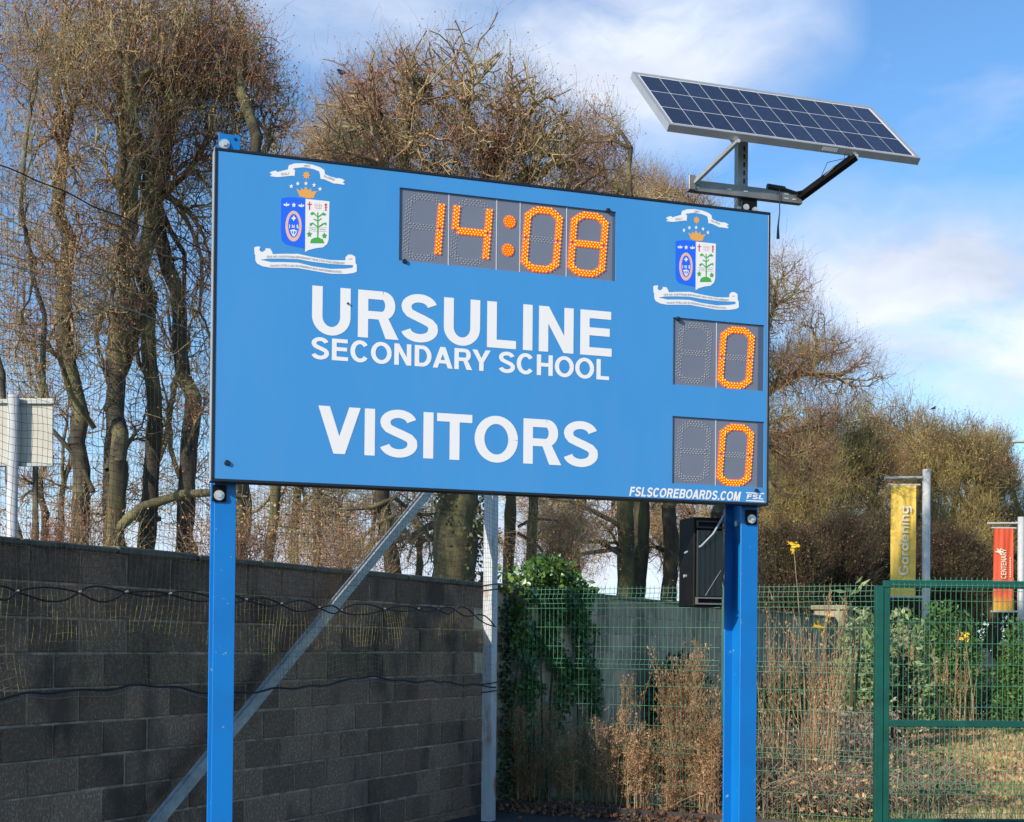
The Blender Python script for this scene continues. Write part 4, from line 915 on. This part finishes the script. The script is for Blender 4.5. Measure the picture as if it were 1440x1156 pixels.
tree(1180, 55, 28, [(1190, 670, 85, 105, .6), (1180, 780, 80, 70, .4)], 2700, 32, 'dense rounded olive thicket tree left of the yellow banner', MD, 4, 840, **TK)
tree(1270, 62, 26, [(1265, 670, 75, 110, .6), (1270, 780, 80, 70, .4)], 2700, 33, 'dense tall thicket tree behind the yellow banner', MD, 4, 830, **TK)
tree(1345, 60, 26, [(1340, 675, 80, 105, .6), (1350, 780, 80, 70, .4)], 2700, 34, 'dense thicket tree between the yellow and the orange banner', MD, 4, 830, **TK)
tree(1400, 64, 24, [(1400, 690, 40, 85, .6), (1410, 780, 60, 70, .4)], 1700, 36, 'lower dense thicket tree directly behind the orange banner', MD, 3, 830, **TK)
tree(1465, 66, 18, [(1460, 760, 50, 85, 1)], 900, 35, 'reddish open thicket tree at the right edge behind the orange banner', MRd, 2, 820, **TK)
# low undergrowth behind the wall
G3 = 'twiggy bushes showing over the block wall'
for i, (px, py, rx, ry, Y, n, lab) in enumerate(((330, 790, 90, 75, 16, 260, 'twiggy bush over the wall top on both sides of the left blue post'), (470, 800, 90, 70, 18, 230, 'twiggy bush over the wall between the left post and the slanting brace'), (90, 790, 100, 70, 15, 180, 'sparse twiggy bush over the wall below the sign back'),
     (780, 800, 70, 90, 26, 500, 'tangled twigs over the ivy right of the net pole'), (1010, 800, 80, 70, 34, 500, 'tangled twigs over the wall behind the control box'))):
    tree(px, Y, 6, [(px, py, rx, ry, 1)], n, 50+i, lab, MT, 3, .2, name='bush', tuft=4, tlen=.35, bud=3, shell=.7, group=G3, cat='bush')
rng = np.random.default_rng(77)
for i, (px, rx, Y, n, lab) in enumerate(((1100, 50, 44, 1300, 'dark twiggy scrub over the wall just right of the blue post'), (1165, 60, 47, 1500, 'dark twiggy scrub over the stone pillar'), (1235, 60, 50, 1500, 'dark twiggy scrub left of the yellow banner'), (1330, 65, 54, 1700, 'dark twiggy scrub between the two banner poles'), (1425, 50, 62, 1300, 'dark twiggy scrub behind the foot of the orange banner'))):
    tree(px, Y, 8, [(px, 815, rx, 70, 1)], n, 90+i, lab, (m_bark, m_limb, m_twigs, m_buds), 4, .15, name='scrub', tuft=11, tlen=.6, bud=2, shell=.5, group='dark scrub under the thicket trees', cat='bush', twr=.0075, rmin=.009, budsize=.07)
for i, (px, lab) in enumerate(((1130, 'dark evergreen bank far behind the thicket right of the post'), (1290, 'dark evergreen bank far behind the yellow banner'), (1420, 'dark evergreen bank far behind the orange banner'))):
    Y = 74; sc = Y/FPX; base = at(px, 905, Y); base[2] = 0; h = at(px, 778, Y)[2]; n = 9000
    q = nrm(rng.normal(size=(n, 3)))*rng.random((n, 1))**.4*np.array([105*sc, 1.6, h*.52])+np.array([0, 0, h*.5]); q = q[q[:, 2] > .05]
    u = thing('evergreen_bush', lab, 'bush', base, 0, 'dark evergreen banks far behind the banners')
    V, F = leaves(q, .2, rng, .6); link('foliage', npmesh('foliage', V, F), m_dark, u, kind='stuff')
    MB().tube([(0, 0, 0), (.1, .1, h*.5), (0, 0, h*.8)], [.09, .06, .03], 6).build('stem', m_bark, u)
# nest and birds
def small(o, loc): o.location = tuple(map(float, loc)); return o
Yn = 23.6; n_ = 260; q = nrm(rng.normal(size=(n_, 3)))*np.array([.24, .24, .16])*rng.random((n_, 1))**.3; e = q+nrm(rng.normal(size=(n_, 3)))*.16
V, F = tubes(np.stack([q, (q+e)/2, e], 1), np.full((n_, 3), .006), 3)
tag(small(link('nest', npmesh('nest', V, F), m_barkivy), at(588, 122, Yn)), 'dark tangled bird nest high in the crown above the clock display', 'nest')
def bird(px, py, Y, s_, lab, rz):
    o = thing('bird', lab, 'bird', at(px, py, Y), rz)
    MB().tube([(-.22*s_, 0, -.06*s_), (-.12*s_, 0, -.01*s_), (0, 0, .02*s_), (.10*s_, 0, .07*s_), (.15*s_, 0, .13*s_), (.19*s_, 0, .15*s_), (.25*s_, 0, .14*s_)], [.012*s_, .035*s_, .07*s_, .065*s_, .04*s_, .035*s_, .004*s_], 8).build('body', m_black, o, smooth=True)
    b = MB()
    for sy in (-.025, .025): b.tube([(.02*s_, sy*s_, -.04*s_), (.03*s_, sy*s_, -.12*s_)], .006*s_, 5)
    b.build('legs', m_black, o)
bird(1312, 575, 60, .75, 'dark bird perched on top of the right-hand thicket', .4)
bird(481, 103, 24, .6, 'dark bird perched in the crown above the left part of the board', 2.4)

# ------------------------------------------------------------------ banners and street lamp
def banner(px_pole, ytop, Y, wpole, bx0, bx1, by0, by1, mt, lab, arm_y, labp, grad=None):
    sc = Y/FPX; base = at(px_pole, 905, Y); base[2] = 0; r = thing('banner_pole', labp, 'pole', base)
    top = at(px_pole, ytop, Y)[2]; MB().tube([(0, 0, 0), (0, 0, top)], wpole*sc/2, 16).build('pole', m_polew, r, smooth=True)
    f = lambda px, py: at(px, py, Y)-base
    a = f(bx0, by0); b = f(bx1, by1); L0 = f(bx0-9, arm_y)
    MB().tube([(L0[0], 0, a[2]+(by0-arm_y)*sc), (-wpole*sc*.4, 0, a[2]+(by0-arm_y)*sc+.02)], .035, 8).build('arm', m_polew, r)
    MB().tube([(a[0]-.09, 0, a[2]+.02), (b[0]+.12, 0, a[2]+.02)], .028, 8).build('banner_rod', m_polew, r)
    MB().tube([(a[0]-.09, 0, b[2]-.03), (-wpole*sc*.4, 0, b[2]-.03)], .035, 8).build('arm', m_polew, r)
    nx, nz_ = 14, 24; vs = []; fs = []
    for j in range(nz_+1):
        for i in range(nx+1):
            u = i/nx; v = j/nz_; y = .05*math.sin(u*9+2*v)*(.25+.75*math.sin(math.pi*min(v*1.2, 1)))+.025*math.sin(u*23+v*3)
            vs.append((a[0]+(b[0]-a[0])*u, -.02+y*.6, a[2]+(b[2]-a[2])*v))
    for j in range(nz_):
        for i in range(nx): k = j*(nx+1)+i; fs.append((k, k+nx+1, k+nx+2, k+1))
    me = bpy.data.meshes.new('banner'); me.from_pydata(vs, [], fs); me.update(); me.polygons.foreach_set('use_smooth', [True]*len(fs))
    cl = link('banner', me, mt, r)
    cl['label'] = lab
    return r, cl, a, b
r1, cl1, a1_, b1_ = banner(1301.5, 660, 38, 11, 1253, 1287, 682.5, 838, m_yel, 'yellow cloth banner lettered Gardening', 672, 'pale banner pole with the yellow gardening banner')
# orange banner material with a yellow lower end (printed)
def orange_cloth(z0):
    m = m_ora; t = m.node_tree; b = t.nodes['Principled BSDF']; tc_ = t.nodes.new('ShaderNodeTexCoord'); sp3 = t.nodes.new('ShaderNodeSeparateXYZ'); t.links.new(tc_.outputs['Object'], sp3.inputs[0])
    n = t.nodes.new('ShaderNodeTexNoise'); n.inputs['Scale'].default_value = 1.5; t.links.new(tc_.outputs['Object'], n.inputs[0])
    ad = t.nodes.new('ShaderNodeMath'); ad.operation = 'MULTIPLY_ADD'; ad.inputs[1].default_value = .9; t.links.new(n.outputs[0], ad.inputs[0]); t.links.new(sp3.outputs[2], ad.inputs[2])
    mr = t.nodes.new('ShaderNodeMapRange'); mr.inputs[1].default_value = z0+1.0; mr.inputs[2].default_value = z0+.5; t.links.new(ad.outputs[0], mr.inputs[0])
    x = t.nodes.new('ShaderNodeMixRGB'); x.inputs[1].default_value = (.66, .085, .03, 1); x.inputs[2].default_value = (.85, .50, .05, 1); t.links.new(mr.outputs[0], x.inputs[0]); t.links.new(x.outputs[0], b.inputs['Base Color'])
r2, cl2, a2_, b2_ = banner(1435, 727, 50, 9, 1397.5, 1424, 743, 859, m_ora, 'orange cloth banner lettered CENTENARY with a yellow foot', 736, 'pale banner pole at the right edge with the orange centenary banner')
orange_cloth(b2_[2])
# vertical lettering: reads upwards
def vpen(parent, txt, xc, z0, z1, cap, y, mt, s, t, low=False, name='lettering'):
    """letters turned a quarter turn, baseline on the right"""
    p = Pen()
    if not low: tot = sum(ADV[c] for c in txt)*cap; sx_ = (z1-z0)/tot; text_x = 0; u = 0
    u = 0
    for ch in txt: p.start(u, 0, cap, 0, sx_); glyph(p, ch, s, t); u += ADV[ch]*cap*sx_
    v2 = [(xc-v[2], y+v[1], z0+v[0]) for v in p.mb.v]; mb = MB(); mb.add(v2, p.mb.f); return mb.build(name, mt, parent)
def lower_word(parent, xc, z0, z1, cap, y, mt):
    """'Gardening' in rounded lower-case strokes"""
    p = Pen(); X = .62; s = .17; adv = {'G': 1.0, 'a': .72, 'r': .5, 'd': .76, 'e': .74, 'n': .72, 'i': .32, 'g': .76}
    tot = sum(adv[c] for c in 'Gardening')*cap; sx_ = (z1-z0)/tot; u = 0
    for ch in 'Gardening':
        p.start(u, 0, cap, 0, sx_); a = adv[ch]
        if ch == 'G': p.ribbon(arc(.5, .5, .37, .44, 40, 330, 26), s); p.rect(.52, .36, .86, .48); p.rect(.76, .1, .88, .42)
        elif ch == 'a': p.ribbon(arc(.33, .30, .24, .26, 0, 360, 20), s*.9); p.rect(.54, 0, .67, .62)
        elif ch == 'r': p.rect(.08, 0, .22, .62); p.ribbon(arc(.40, .30, .25, .27, 150, 75, 8), s)
        elif ch == 'd': p.ribbon(arc(.33, .30, .24, .26, 0, 360, 20), s*.9); p.rect(.56, 0, .70, 1)
        elif ch == 'e': p.ribbon(arc(.36, .30, .26, .26, 5, 320, 20), s*.9); p.rect(.1, .26, .62, .36)
        elif ch == 'n': p.rect(.08, 0, .22, .62); p.ribbon(arc(.36, .34, .22, .22, 180, 0, 12), s); p.rect(.51, 0, .65, .34)
        elif ch == 'i': p.rect(.09, 0, .23, .62); p.rect(.09, .74, .23, .88)
        elif ch == 'g': p.ribbon(arc(.33, .30, .24, .26, 0, 360, 20), s*.9); p.rect(.56, -.12, .70, .62); p.ribbon(arc(.38, -.12, .25, .15, 0, -150, 12), s*.9)
        u += a*cap*sx_
    v2 = [(xc-v[2], y+v[1], z0+v[0]) for v in p.mb.v]; MB().add(v2, p.mb.f).build('lettering', mt, parent)
f1 = lambda px, py: at(px, py, 38)-np.array(r1.location)
lower_word(cl1, f1(1276, 800)[0], f1(1270, 810)[2], f1(1270, 711)[2], .27, -.075, m_cream)
f2 = lambda px, py: at(px, py, 50)-np.array(r2.location)
vpen(cl2, 'CENTENARY', f2(1414, 800)[0], f2(1412, 814)[2], f2(1412, 772)[2], .19, -.08, m_cream, .16, .14)
p = Pen(); p.start(0, 0, 1); mb = MB(); e0 = f2(1404, 776)
for k in range(5): a = math.radians(-60+60*k); mb.poly([(e0[0]+.04*math.cos(a)-.03*math.sin(a), e0[2]+.04*math.sin(a)+.03*math.cos(a)), (e0[0]+.17*math.cos(a), e0[2]+.17*math.sin(a)), (e0[0]+.04*math.cos(a)+.03*math.sin(a), e0[2]+.04*math.sin(a)-.03*math.cos(a))], -.08)
mb.poly([(e0[0]+.06*math.cos(i*math.pi/5), e0[2]+.06*math.sin(i*math.pi/5)) for i in range(10)], -.083)
mb.build('flame_emblem', m_cream, cl2)
for zz in (0, 1):
    mb = MB(); q0 = f2(1419.5, 812); q1_ = f2(1419.5, 783)
    for k in range(9): za_ = q0[2]+(q1_[2]-q0[2])*(k+.1)/9; mb.poly([(q0[0]-.02, za_), (q0[0]+.02, za_), (q0[0]+.02, za_+.045), (q0[0]-.02, za_+.045)], -.08)
    if zz == 0: mb.build('small_print', m_cream, cl2)
lY = 62; lb0 = at(1462, 905, lY); lb0[2] = 0; lampo = thing('street_lamp', 'grey street lamp head reaching in from the right edge over the thicket', 'street lamp', lb0)
ltop = at(1462, 617, lY)[2]; MB().tube([(0, 0, 0), (0, 0, ltop-.2)], [.10, .06], 10).build('column', m_polew, lampo)
lh = at(1424, 621, lY)-lb0; MB().tube([(0, 0, ltop-.2), (-.1, 0, ltop), (lh[0]+.5, 0, lh[2]+.03)], .04, 8).build('arm', m_polew, lampo)
MB().box(lh[0], lh[0]+.6, -.12, .12, lh[2]-.06, lh[2]+.07, .04).build('lamp_head', m_polew, lampo)

# ------------------------------------------------------------------ ivy on the wall
def wallpts(n, x0, x1, zf, rng, d0=.02, d1=.25):
    x = rng.uniform(x0, x1, n); z = np.array([rng.uniform(*zf(v)) for v in x]); y = -rng.uniform(d0, d1, n); return np.stack([x, y, z], 1)
wx = lambda px, py=900: WF.hit(px, py, -.1)[0]
rng = np.random.default_rng(5)
xa, xb = wx(722), wx(842)
ivy = thing('ivy', 'glossy green ivy bulging over the wall top and down its face right of the pole', 'ivy', WF.w((xa+xb)/2, 0, 0), WR); xm0 = (xa+xb)/2
n = 6000; q = wallpts(n, xa, xb, lambda v: (.65+.6*abs(math.sin(v*3)), 2.45), rng, .02, .14)
keep = (np.sin(q[:, 0]*7+2*np.sin(q[:, 2]*4))+np.sin(q[:, 2]*9+q[:, 0]*3)+.9*(1-np.abs(q[:, 0]-(xa+xb)/2-.1)/(xb-xa)*2.2)+rng.normal(size=n)*.4) > .1; q = q[keep]
blob = nrm(rng.normal(size=(2600, 3)))*rng.random((2600, 1))**.35*(1+.28*np.sin(rng.random((2600, 1))*0+np.arange(2600)[:, None]*.0))*np.array([(xb-xa)*.46, .26, .30])
blob *= (1+.25*np.sin(blob[:, :1]*6+1)+.18*np.sin(blob[:, 2:]*11+blob[:, :1]*5)); blob = blob+np.array([(xa+xb)/2-.05, -.02, 2.42])
q = np.concatenate([q, blob]); q[:, 0] -= xm0; q += .03*np.sin(q[:, [2, 0, 1]]*9)
V, F = leaves(q, .068, rng, .85, up=-.2); link('foliage', npmesh('foliage', V, F), m_ivy, ivy, kind='stuff')
b = MB()
for k in range(8):
    xx = rng.uniform(xa, xb)-xm0; b.tube([(xx, -.03, 0), (xx+rng.uniform(-.2, .2), -.05, 1), (xx+rng.uniform(-.3, .3), -.05, 2.0)], [.02, .014, .008], 5)
b.build('stems', m_bark, ivy)
xs_ = wx(716); iv2 = thing('ivy', 'narrow string of small ivy leaves climbing beside the net pole', 'ivy', WF.w(xs_, -.04, 0), WR)
q = np.stack([rng.normal(size=700)*.06, -rng.uniform(0, .06, 700), rng.uniform(.1, 2.2, 700)], 1); V, F = leaves(q, .05, rng, .8); link('foliage', npmesh('foliage', V, F), m_dark, iv2, kind='stuff')
xa, xb = wx(905), wx(965); iv3 = thing('ivy', 'dark ivy mound against the wall halfway between pole and right post', 'ivy', WF.w((xa+xb)/2, 0, 0), WR)
q = nrm(rng.normal(size=(2600, 3)))*rng.random((2600, 1))**.4*np.array([(xb-xa)*.55, .35, .75])+np.array([0, -.3, .9]); q = q[q[:, 2] > .02]
V, F = leaves(q, .08, rng, .8); link('foliage', npmesh('foliage', V, F), m_dark, iv3, kind='stuff')
# shrubs and hedge on the right
def shrub(px, Y, rx, top, n, size, mt, lab, ry=1.0, name='shrub', aspect=.5, base_y=None, group=None):
    sc = Y/FPX; base = at(px, 905, Y); base[2] = 0; h = at(px, top, Y)[2]; u = thing(name, lab, 'shrub', base, 0, group)
    lob = nrm(rng.normal(size=(7, 3))); amp = rng.uniform(-.3, .2, 7); d = nrm(rng.normal(size=(n, 3))); f = rng.random((n, 1))[:, 0]**.4*(1+(np.exp(-(1-d@lob.T)*6)*amp).sum(1))
    q = d*f[:, None]*np.array([rx*sc, ry, h*.54])+np.array([0, 0, h*.48]); q = q[q[:, 2] > .02]
    V, F = leaves(q, size, rng, aspect, up=.3); link('foliage', npmesh('foliage', V, F), mt, u, kind='stuff')
    b = MB()
    for k in range(5): a = rng.uniform(0, 6.28); b.tube([(0, 0, 0), (rx*sc*.3*math.cos(a), .3*math.sin(a), h*.4), (rx*sc*.55*math.cos(a), .5*math.sin(a), h*.75)], [.03, .02, .01], 5)
    b.build('stems', m_bark, u); return u
shrub(1218, 23, 42, 862, 2200, .13, m_pale, 'pale variegated shrub between the stone pillar and the gate', .6)
shrub(1195, 21, 22, 812, 220, .20, m_pale, 'tall loose pale shoots rising above the fence left of the gate post', .3, aspect=.25)
shrub(1270, 27, 45, 868, 2200, .14, m_pale, 'pale leaved shrub seen through the left side of the gate', .6)
shrub(1330, 30, 58, 852, 4200, .12, m_hedge, 'rounded green shrub behind the middle of the gate', .8)
shrub(1432, 27, 32, 866, 3600, .10, m_hedge, 'bright green hedge bush at the right edge behind the gate', .7)
shrub(1250, 24, 40, 905, 1600, .12, m_dark, 'low dark shrub behind the gate post', .6)
shrub(1110, 19, 55, 945, 2600, .11, m_dark, 'dark evergreen shrub low behind the fence right of the blue post', .7)
shrub(1350, 33, 110, 935, 3000, .13, m_dark, 'long low dark shrub bank behind the hedge', .8)
# boulder
bo = thing('boulder', 'tall brown rock leaning by the bright hedge at the right', 'rock', ground(1388, 985)); Yb_ = bo.location[1]
vs = []; fs = []; nr, nc = 7, 10
for i in range(nr):
    for k in range(nc):
        a = 2*math.pi*k/nc; t_ = i/(nr-1); r_ = (.52*(1-t_**2.2*.75))*(1+.12*math.sin(3*a+i)+rng.uniform(-.06, .06)); vs.append((r_*math.cos(a)-.12*t_, r_*math.sin(a), 1.75*t_))
for i in range(nr-1):
    for k in range(nc): fs.append((i*nc+k, i*nc+(k+1) % nc, (i+1)*nc+(k+1) % nc, (i+1)*nc+k))
fs.append(tuple((nr-1)*nc+k for k in range(nc))); MB().add(vs, fs).build('stone', m_rock, bo)

# ------------------------------------------------------------------ dry weeds (plants along the fence)
def weed_mesh(seed, H, kind):
    r = np.random.default_rng(seed); P = []; R_ = []; C_ = []
    for s_ in range(4 if kind == 'bushy' else 2):
        bx_ = r.normal(size=2)*.05; lean_ = r.normal(size=2)*.10; h = H*r.uniform(.75, 1.05)
        st = [np.array([bx_[0]+lean_[0]*t**1.5*h, bx_[1]+lean_[1]*t**1.5*h, h*t]) for t in (0, .3, .6, .85, 1)]
        P.append(st); R_.append([.006, .0055, .0045, .003, .0015])
        for k in range(26 if kind == 'bushy' else 12):
            t = r.uniform(.25, .98); i = t*4; p0_ = np.array([np.interp(t, (0, .3, .6, .85, 1), [q[j] for q in st]) for j in range(3)])
            d = nrm(np.array([[r.normal(), r.normal(), 1.1]]))[0]; ln_ = r.uniform(.08, .26)*(1.1-t*.6)
            br_ = [p0_, p0_+d*ln_*.3, p0_+d*ln_*.55+[0, 0, .01], p0_+d*ln_*.8+[0, 0, .02], p0_+d*ln_+[0, 0, .03]]; P.append(br_); R_.append([.003, .0025, .002, .0016, .001])
            for z in range(9 if kind == 'bushy' else 4): C_.append(p0_+d*ln_*r.uniform(.2, 1.05)+r.normal(size=3)*.014)
    V, F = tubes(np.array(P), np.array(R_), 3); V2, F2 = leaves(np.array(C_), .024, r, .5)
    F = np.concatenate([F[:, [0, 1, 2]], F[:, [0, 2, 3]]]); V, F = merge([(V, F), (V2, F2)]); me = npmesh('dry_weed', V, F); me.materials.append(m_dry); return me
WM = [weed_mesh(100+i, 1.0, 'bushy') for i in range(6)]
WT = [weed_mesh(200+i, 1.0, 'thin') for i in range(3)]
rng = np.random.default_rng(21)
spots = []
WL = ['brown dried weed stalk among the few by the narrow ivy string beside the net pole', 'brown dried weed stalk in the low clump before the big ivy', 'brown dried weed stalk in the middle clump between ivy and right post', 'tall pale dried weed stalk in the clump next to the right blue post', 'short dried weed stalk at the front edge of the bed']
for (px, py, H, n, sp__, lb) in ((735, 920, 1.65, 4, 8, 0), (752, 985, 1.15, 4, 16, 0), (800, 1035, 1.0, 7, 25, 1), (845, 990, 1.2, 8, 22, 2), (885, 990, 1.35, 8, 22, 2), (915, 1010, .95, 5, 18, 2), (948, 945, 1.75, 8, 9, 3), (968, 955, 1.6, 6, 12, 3), (1000, 975, 1.45, 9, 14, 3), (770, 1070, .6, 8, 40, 4), (860, 1075, .6, 9, 60, 4), (960, 1075, .65, 9, 50, 4)):
    for k in range(n): spots.append((px+rng.normal()*sp__*.6, H*rng.uniform(.62, 1.08), lb))
for i, (px, H, lb) in enumerate(spots):
    t = (px-690)/(945-690); gy = 1138+19*t-rng.uniform(3, 24); g_ = ground(px, gy)
    o = link('dry_weed', WM[rng.integers(6)], None); o.location = tuple(g_); sx_ = rng.uniform(.7, 1.1); o.scale = (sx_, sx_, H); o.rotation_euler = (rng.normal()*.05, rng.normal()*.05, rng.uniform(0, 6.28))
    tag(o, WL[lb], 'weed', ['dried weeds by the net pole', 'dried weeds before the ivy', 'dried weeds in the middle of the bed', 'tall dried weeds by the right post', 'short weeds at the front of the bed'][lb])
for i in range(26):
    px = rng.uniform(1070, 1175); o = link('dry_stalk', WT[rng.integers(3)], None); o.location = tuple(at(px, 905, rng.uniform(13.9, 17))*np.array([1, 1, 0])); H = rng.uniform(1.5, 2.6)
    o.scale = (.9, .9, H); o.rotation_euler = (rng.normal()*.07, rng.normal()*.09, rng.uniform(0, 6.28)); tag(o, 'tall thin reddish dry stalk behind the fence right of the blue post', 'weed', 'tall thin dry stalks')
for i in range(10):
    px = rng.uniform(1255, 1385); o = link('dry_stalk', WT[rng.integers(3)], None); o.location = tuple(at(px, 905, rng.uniform(22, 26))*np.array([1, 1, 0])); H = rng.uniform(1.5, 2.3)
    o.scale = (1.2, 1.2, H); o.rotation_euler = (rng.normal()*.06, rng.normal()*.06, rng.uniform(0, 6.28)); tag(o, 'thin dry stalk standing before the shrubs behind the gate', 'weed', 'dry stalks behind the gate')
# yellow topped stalks
for (px, py, Y, lab) in ((1116, 770, 14.0, 'tall bare stalk with a ragged yellow flower head above the fence'), (1154, 879, 14.2, 'stalk with yellow leaves seen through the fence left of the pillar'), (1357, 895, 20, 'stalk with yellow leaves before the shrubs behind the gate')):
    tpp = at(px, py, Y); base = tpp.copy(); base[2] = 0; base[0] += .15; u = thing('yellow_stalk', lab, 'plant', base)
    h = tpp[2]; MB().tube([(0, 0, 0), (-.03, 0, h*.5), (-.11, 0, h*.85), (-.15, 0, h)], [.008, .006, .004, .003], 5).build('stem', m_straw, u)
    q = np.array([-.15, 0, h])+rng.normal(size=(16, 3))*.035; V, F = leaves(q, .085, rng, .4); link('flower_head', npmesh('flower_head', V, F), m_yflow, u)
# bramble heap
def heap(px0, px1, Y0, Y1, n, hmax, seed, lab, mt, leafm, nleaf):
    r = np.random.default_rng(seed); px = r.uniform(px0, px1, n); Y = r.uniform(Y0, Y1, n); P = []; C_ = []
    c = at((px0+px1)/2, 905, (Y0+Y1)/2); c[2] = 0
    for i in range(n):
        b0 = at(px[i], 905, Y[i])-c; b0[2] = 0; a = r.uniform(0, 6.28); l = r.uniform(.3, 1.0); h = hmax*r.uniform(.35, 1.0); b1 = b0+np.array([math.cos(a)*l, math.sin(a)*l*.6, r.uniform(0, h*.8)])
        P.append([b0, b0*.75+b1*.25+[0, 0, h*.6], (b0+b1)/2+[0, 0, h*.8], b0*.25+b1*.75+[0, 0, h*.5], b1])
    P = np.array(P); V, F = tubes(P, np.tile([.006, .005, .0045, .004, .002], (n, 1)), 3); u = thing('bramble_heap', lab, 'brambles', c)
    link('dead_canes', npmesh('dead_canes', V, F), mt, u, kind='stuff')
    k = r.integers(n, size=nleaf); j = r.integers(1, 5, size=nleaf); C_ = P[k, j]+r.normal(size=(nleaf, 3))*.06
    V, F = leaves(C_, .07, r, .5); link('dead_leaves', npmesh('dead_leaves', V, F), leafm, u, kind='stuff')
heap(1050, 1240, 13.6, 17, 1500, .55, 7, 'tangled heap of dead brambles behind the fence left of the gate post', m_dead, m_dry, 4200)
heap(1050, 1245, 17, 21, 900, .85, 8, 'greyish bramble mound farther back left of the gate post', m_dead, mat('grey_dead_leaf', (.36, .29, .23), .9, c2=(.22, .17, .13), scale=2, island=.4), 4200)
heap(1240, 1330, 13.6, 18, 500, .45, 9, 'low brambles behind the lower part of the gate', m_dead, m_hedge, 900)
heap(1170, 1245, 22, 27, 300, .9, 10, 'reddish bramble clump between pillar and gate post', mat('red_cane', (.30, .11, .06), .9, island=.3), m_dry, 500)
# grass
rng = np.random.default_rng(40)
n = 30000; Y = 13.4+24*rng.random(n)**1.5; px = rng.uniform(1040, 1480, n); C_ = np.stack([(px-720)/1950*Y, Y, np.zeros(n)], 1)
h = rng.uniform(.03, .15, (n, 1))*(.6+.8*(np.sin(C_[:, :1]*1.7)*np.sin(C_[:, 1:2]*1.1) > 0)); a = rng.uniform(0, 6.28, (n, 1)); w = np.concatenate([np.cos(a), np.sin(a), 0*a], 1)*.006*(1+Y[:, None]/25)
tip = C_+np.concatenate([rng.normal(size=(n, 2))*.05, h], 1)
V = np.stack([C_-w, C_+w, tip], 1).reshape(-1, 3); F = np.arange(n*3).reshape(-1, 3)
tag(link('grass', npmesh('grass', V, F), m_grass), 'rough green and straw coloured grass behind the fence and gate', 'grass', kind='stuff')
n = 4500; t = rng.uniform(-.4, 1.35, n); off = rng.normal(size=n)*.25+.25; C_ = K0+np.outer(t, K1-K0); C_[:, 1] += off; C_[:, 2] = rng.uniform(.0, .06, n)+.02
V, F = leaves(C_, .06, rng, .6); tag(link('fallen_leaves', npmesh('fallen_leaves', V, F), m_litter), 'reddish brown fallen leaves lying along the timber edging', 'leaves', kind='stuff')
n = 15000; Y = rng.uniform(14, 34, n); px = rng.uniform(1240, 1480, n); C_ = np.stack([(px-720)/1950*Y, Y, rng.uniform(.01, .05, n)], 1)
V, F = leaves(C_, .09, rng, .6); tag(link('fallen_leaves', npmesh('fallen_leaves', V, F), m_dry), 'pale brown fallen leaves scattered on the grass behind the gate', 'leaves', kind='stuff')
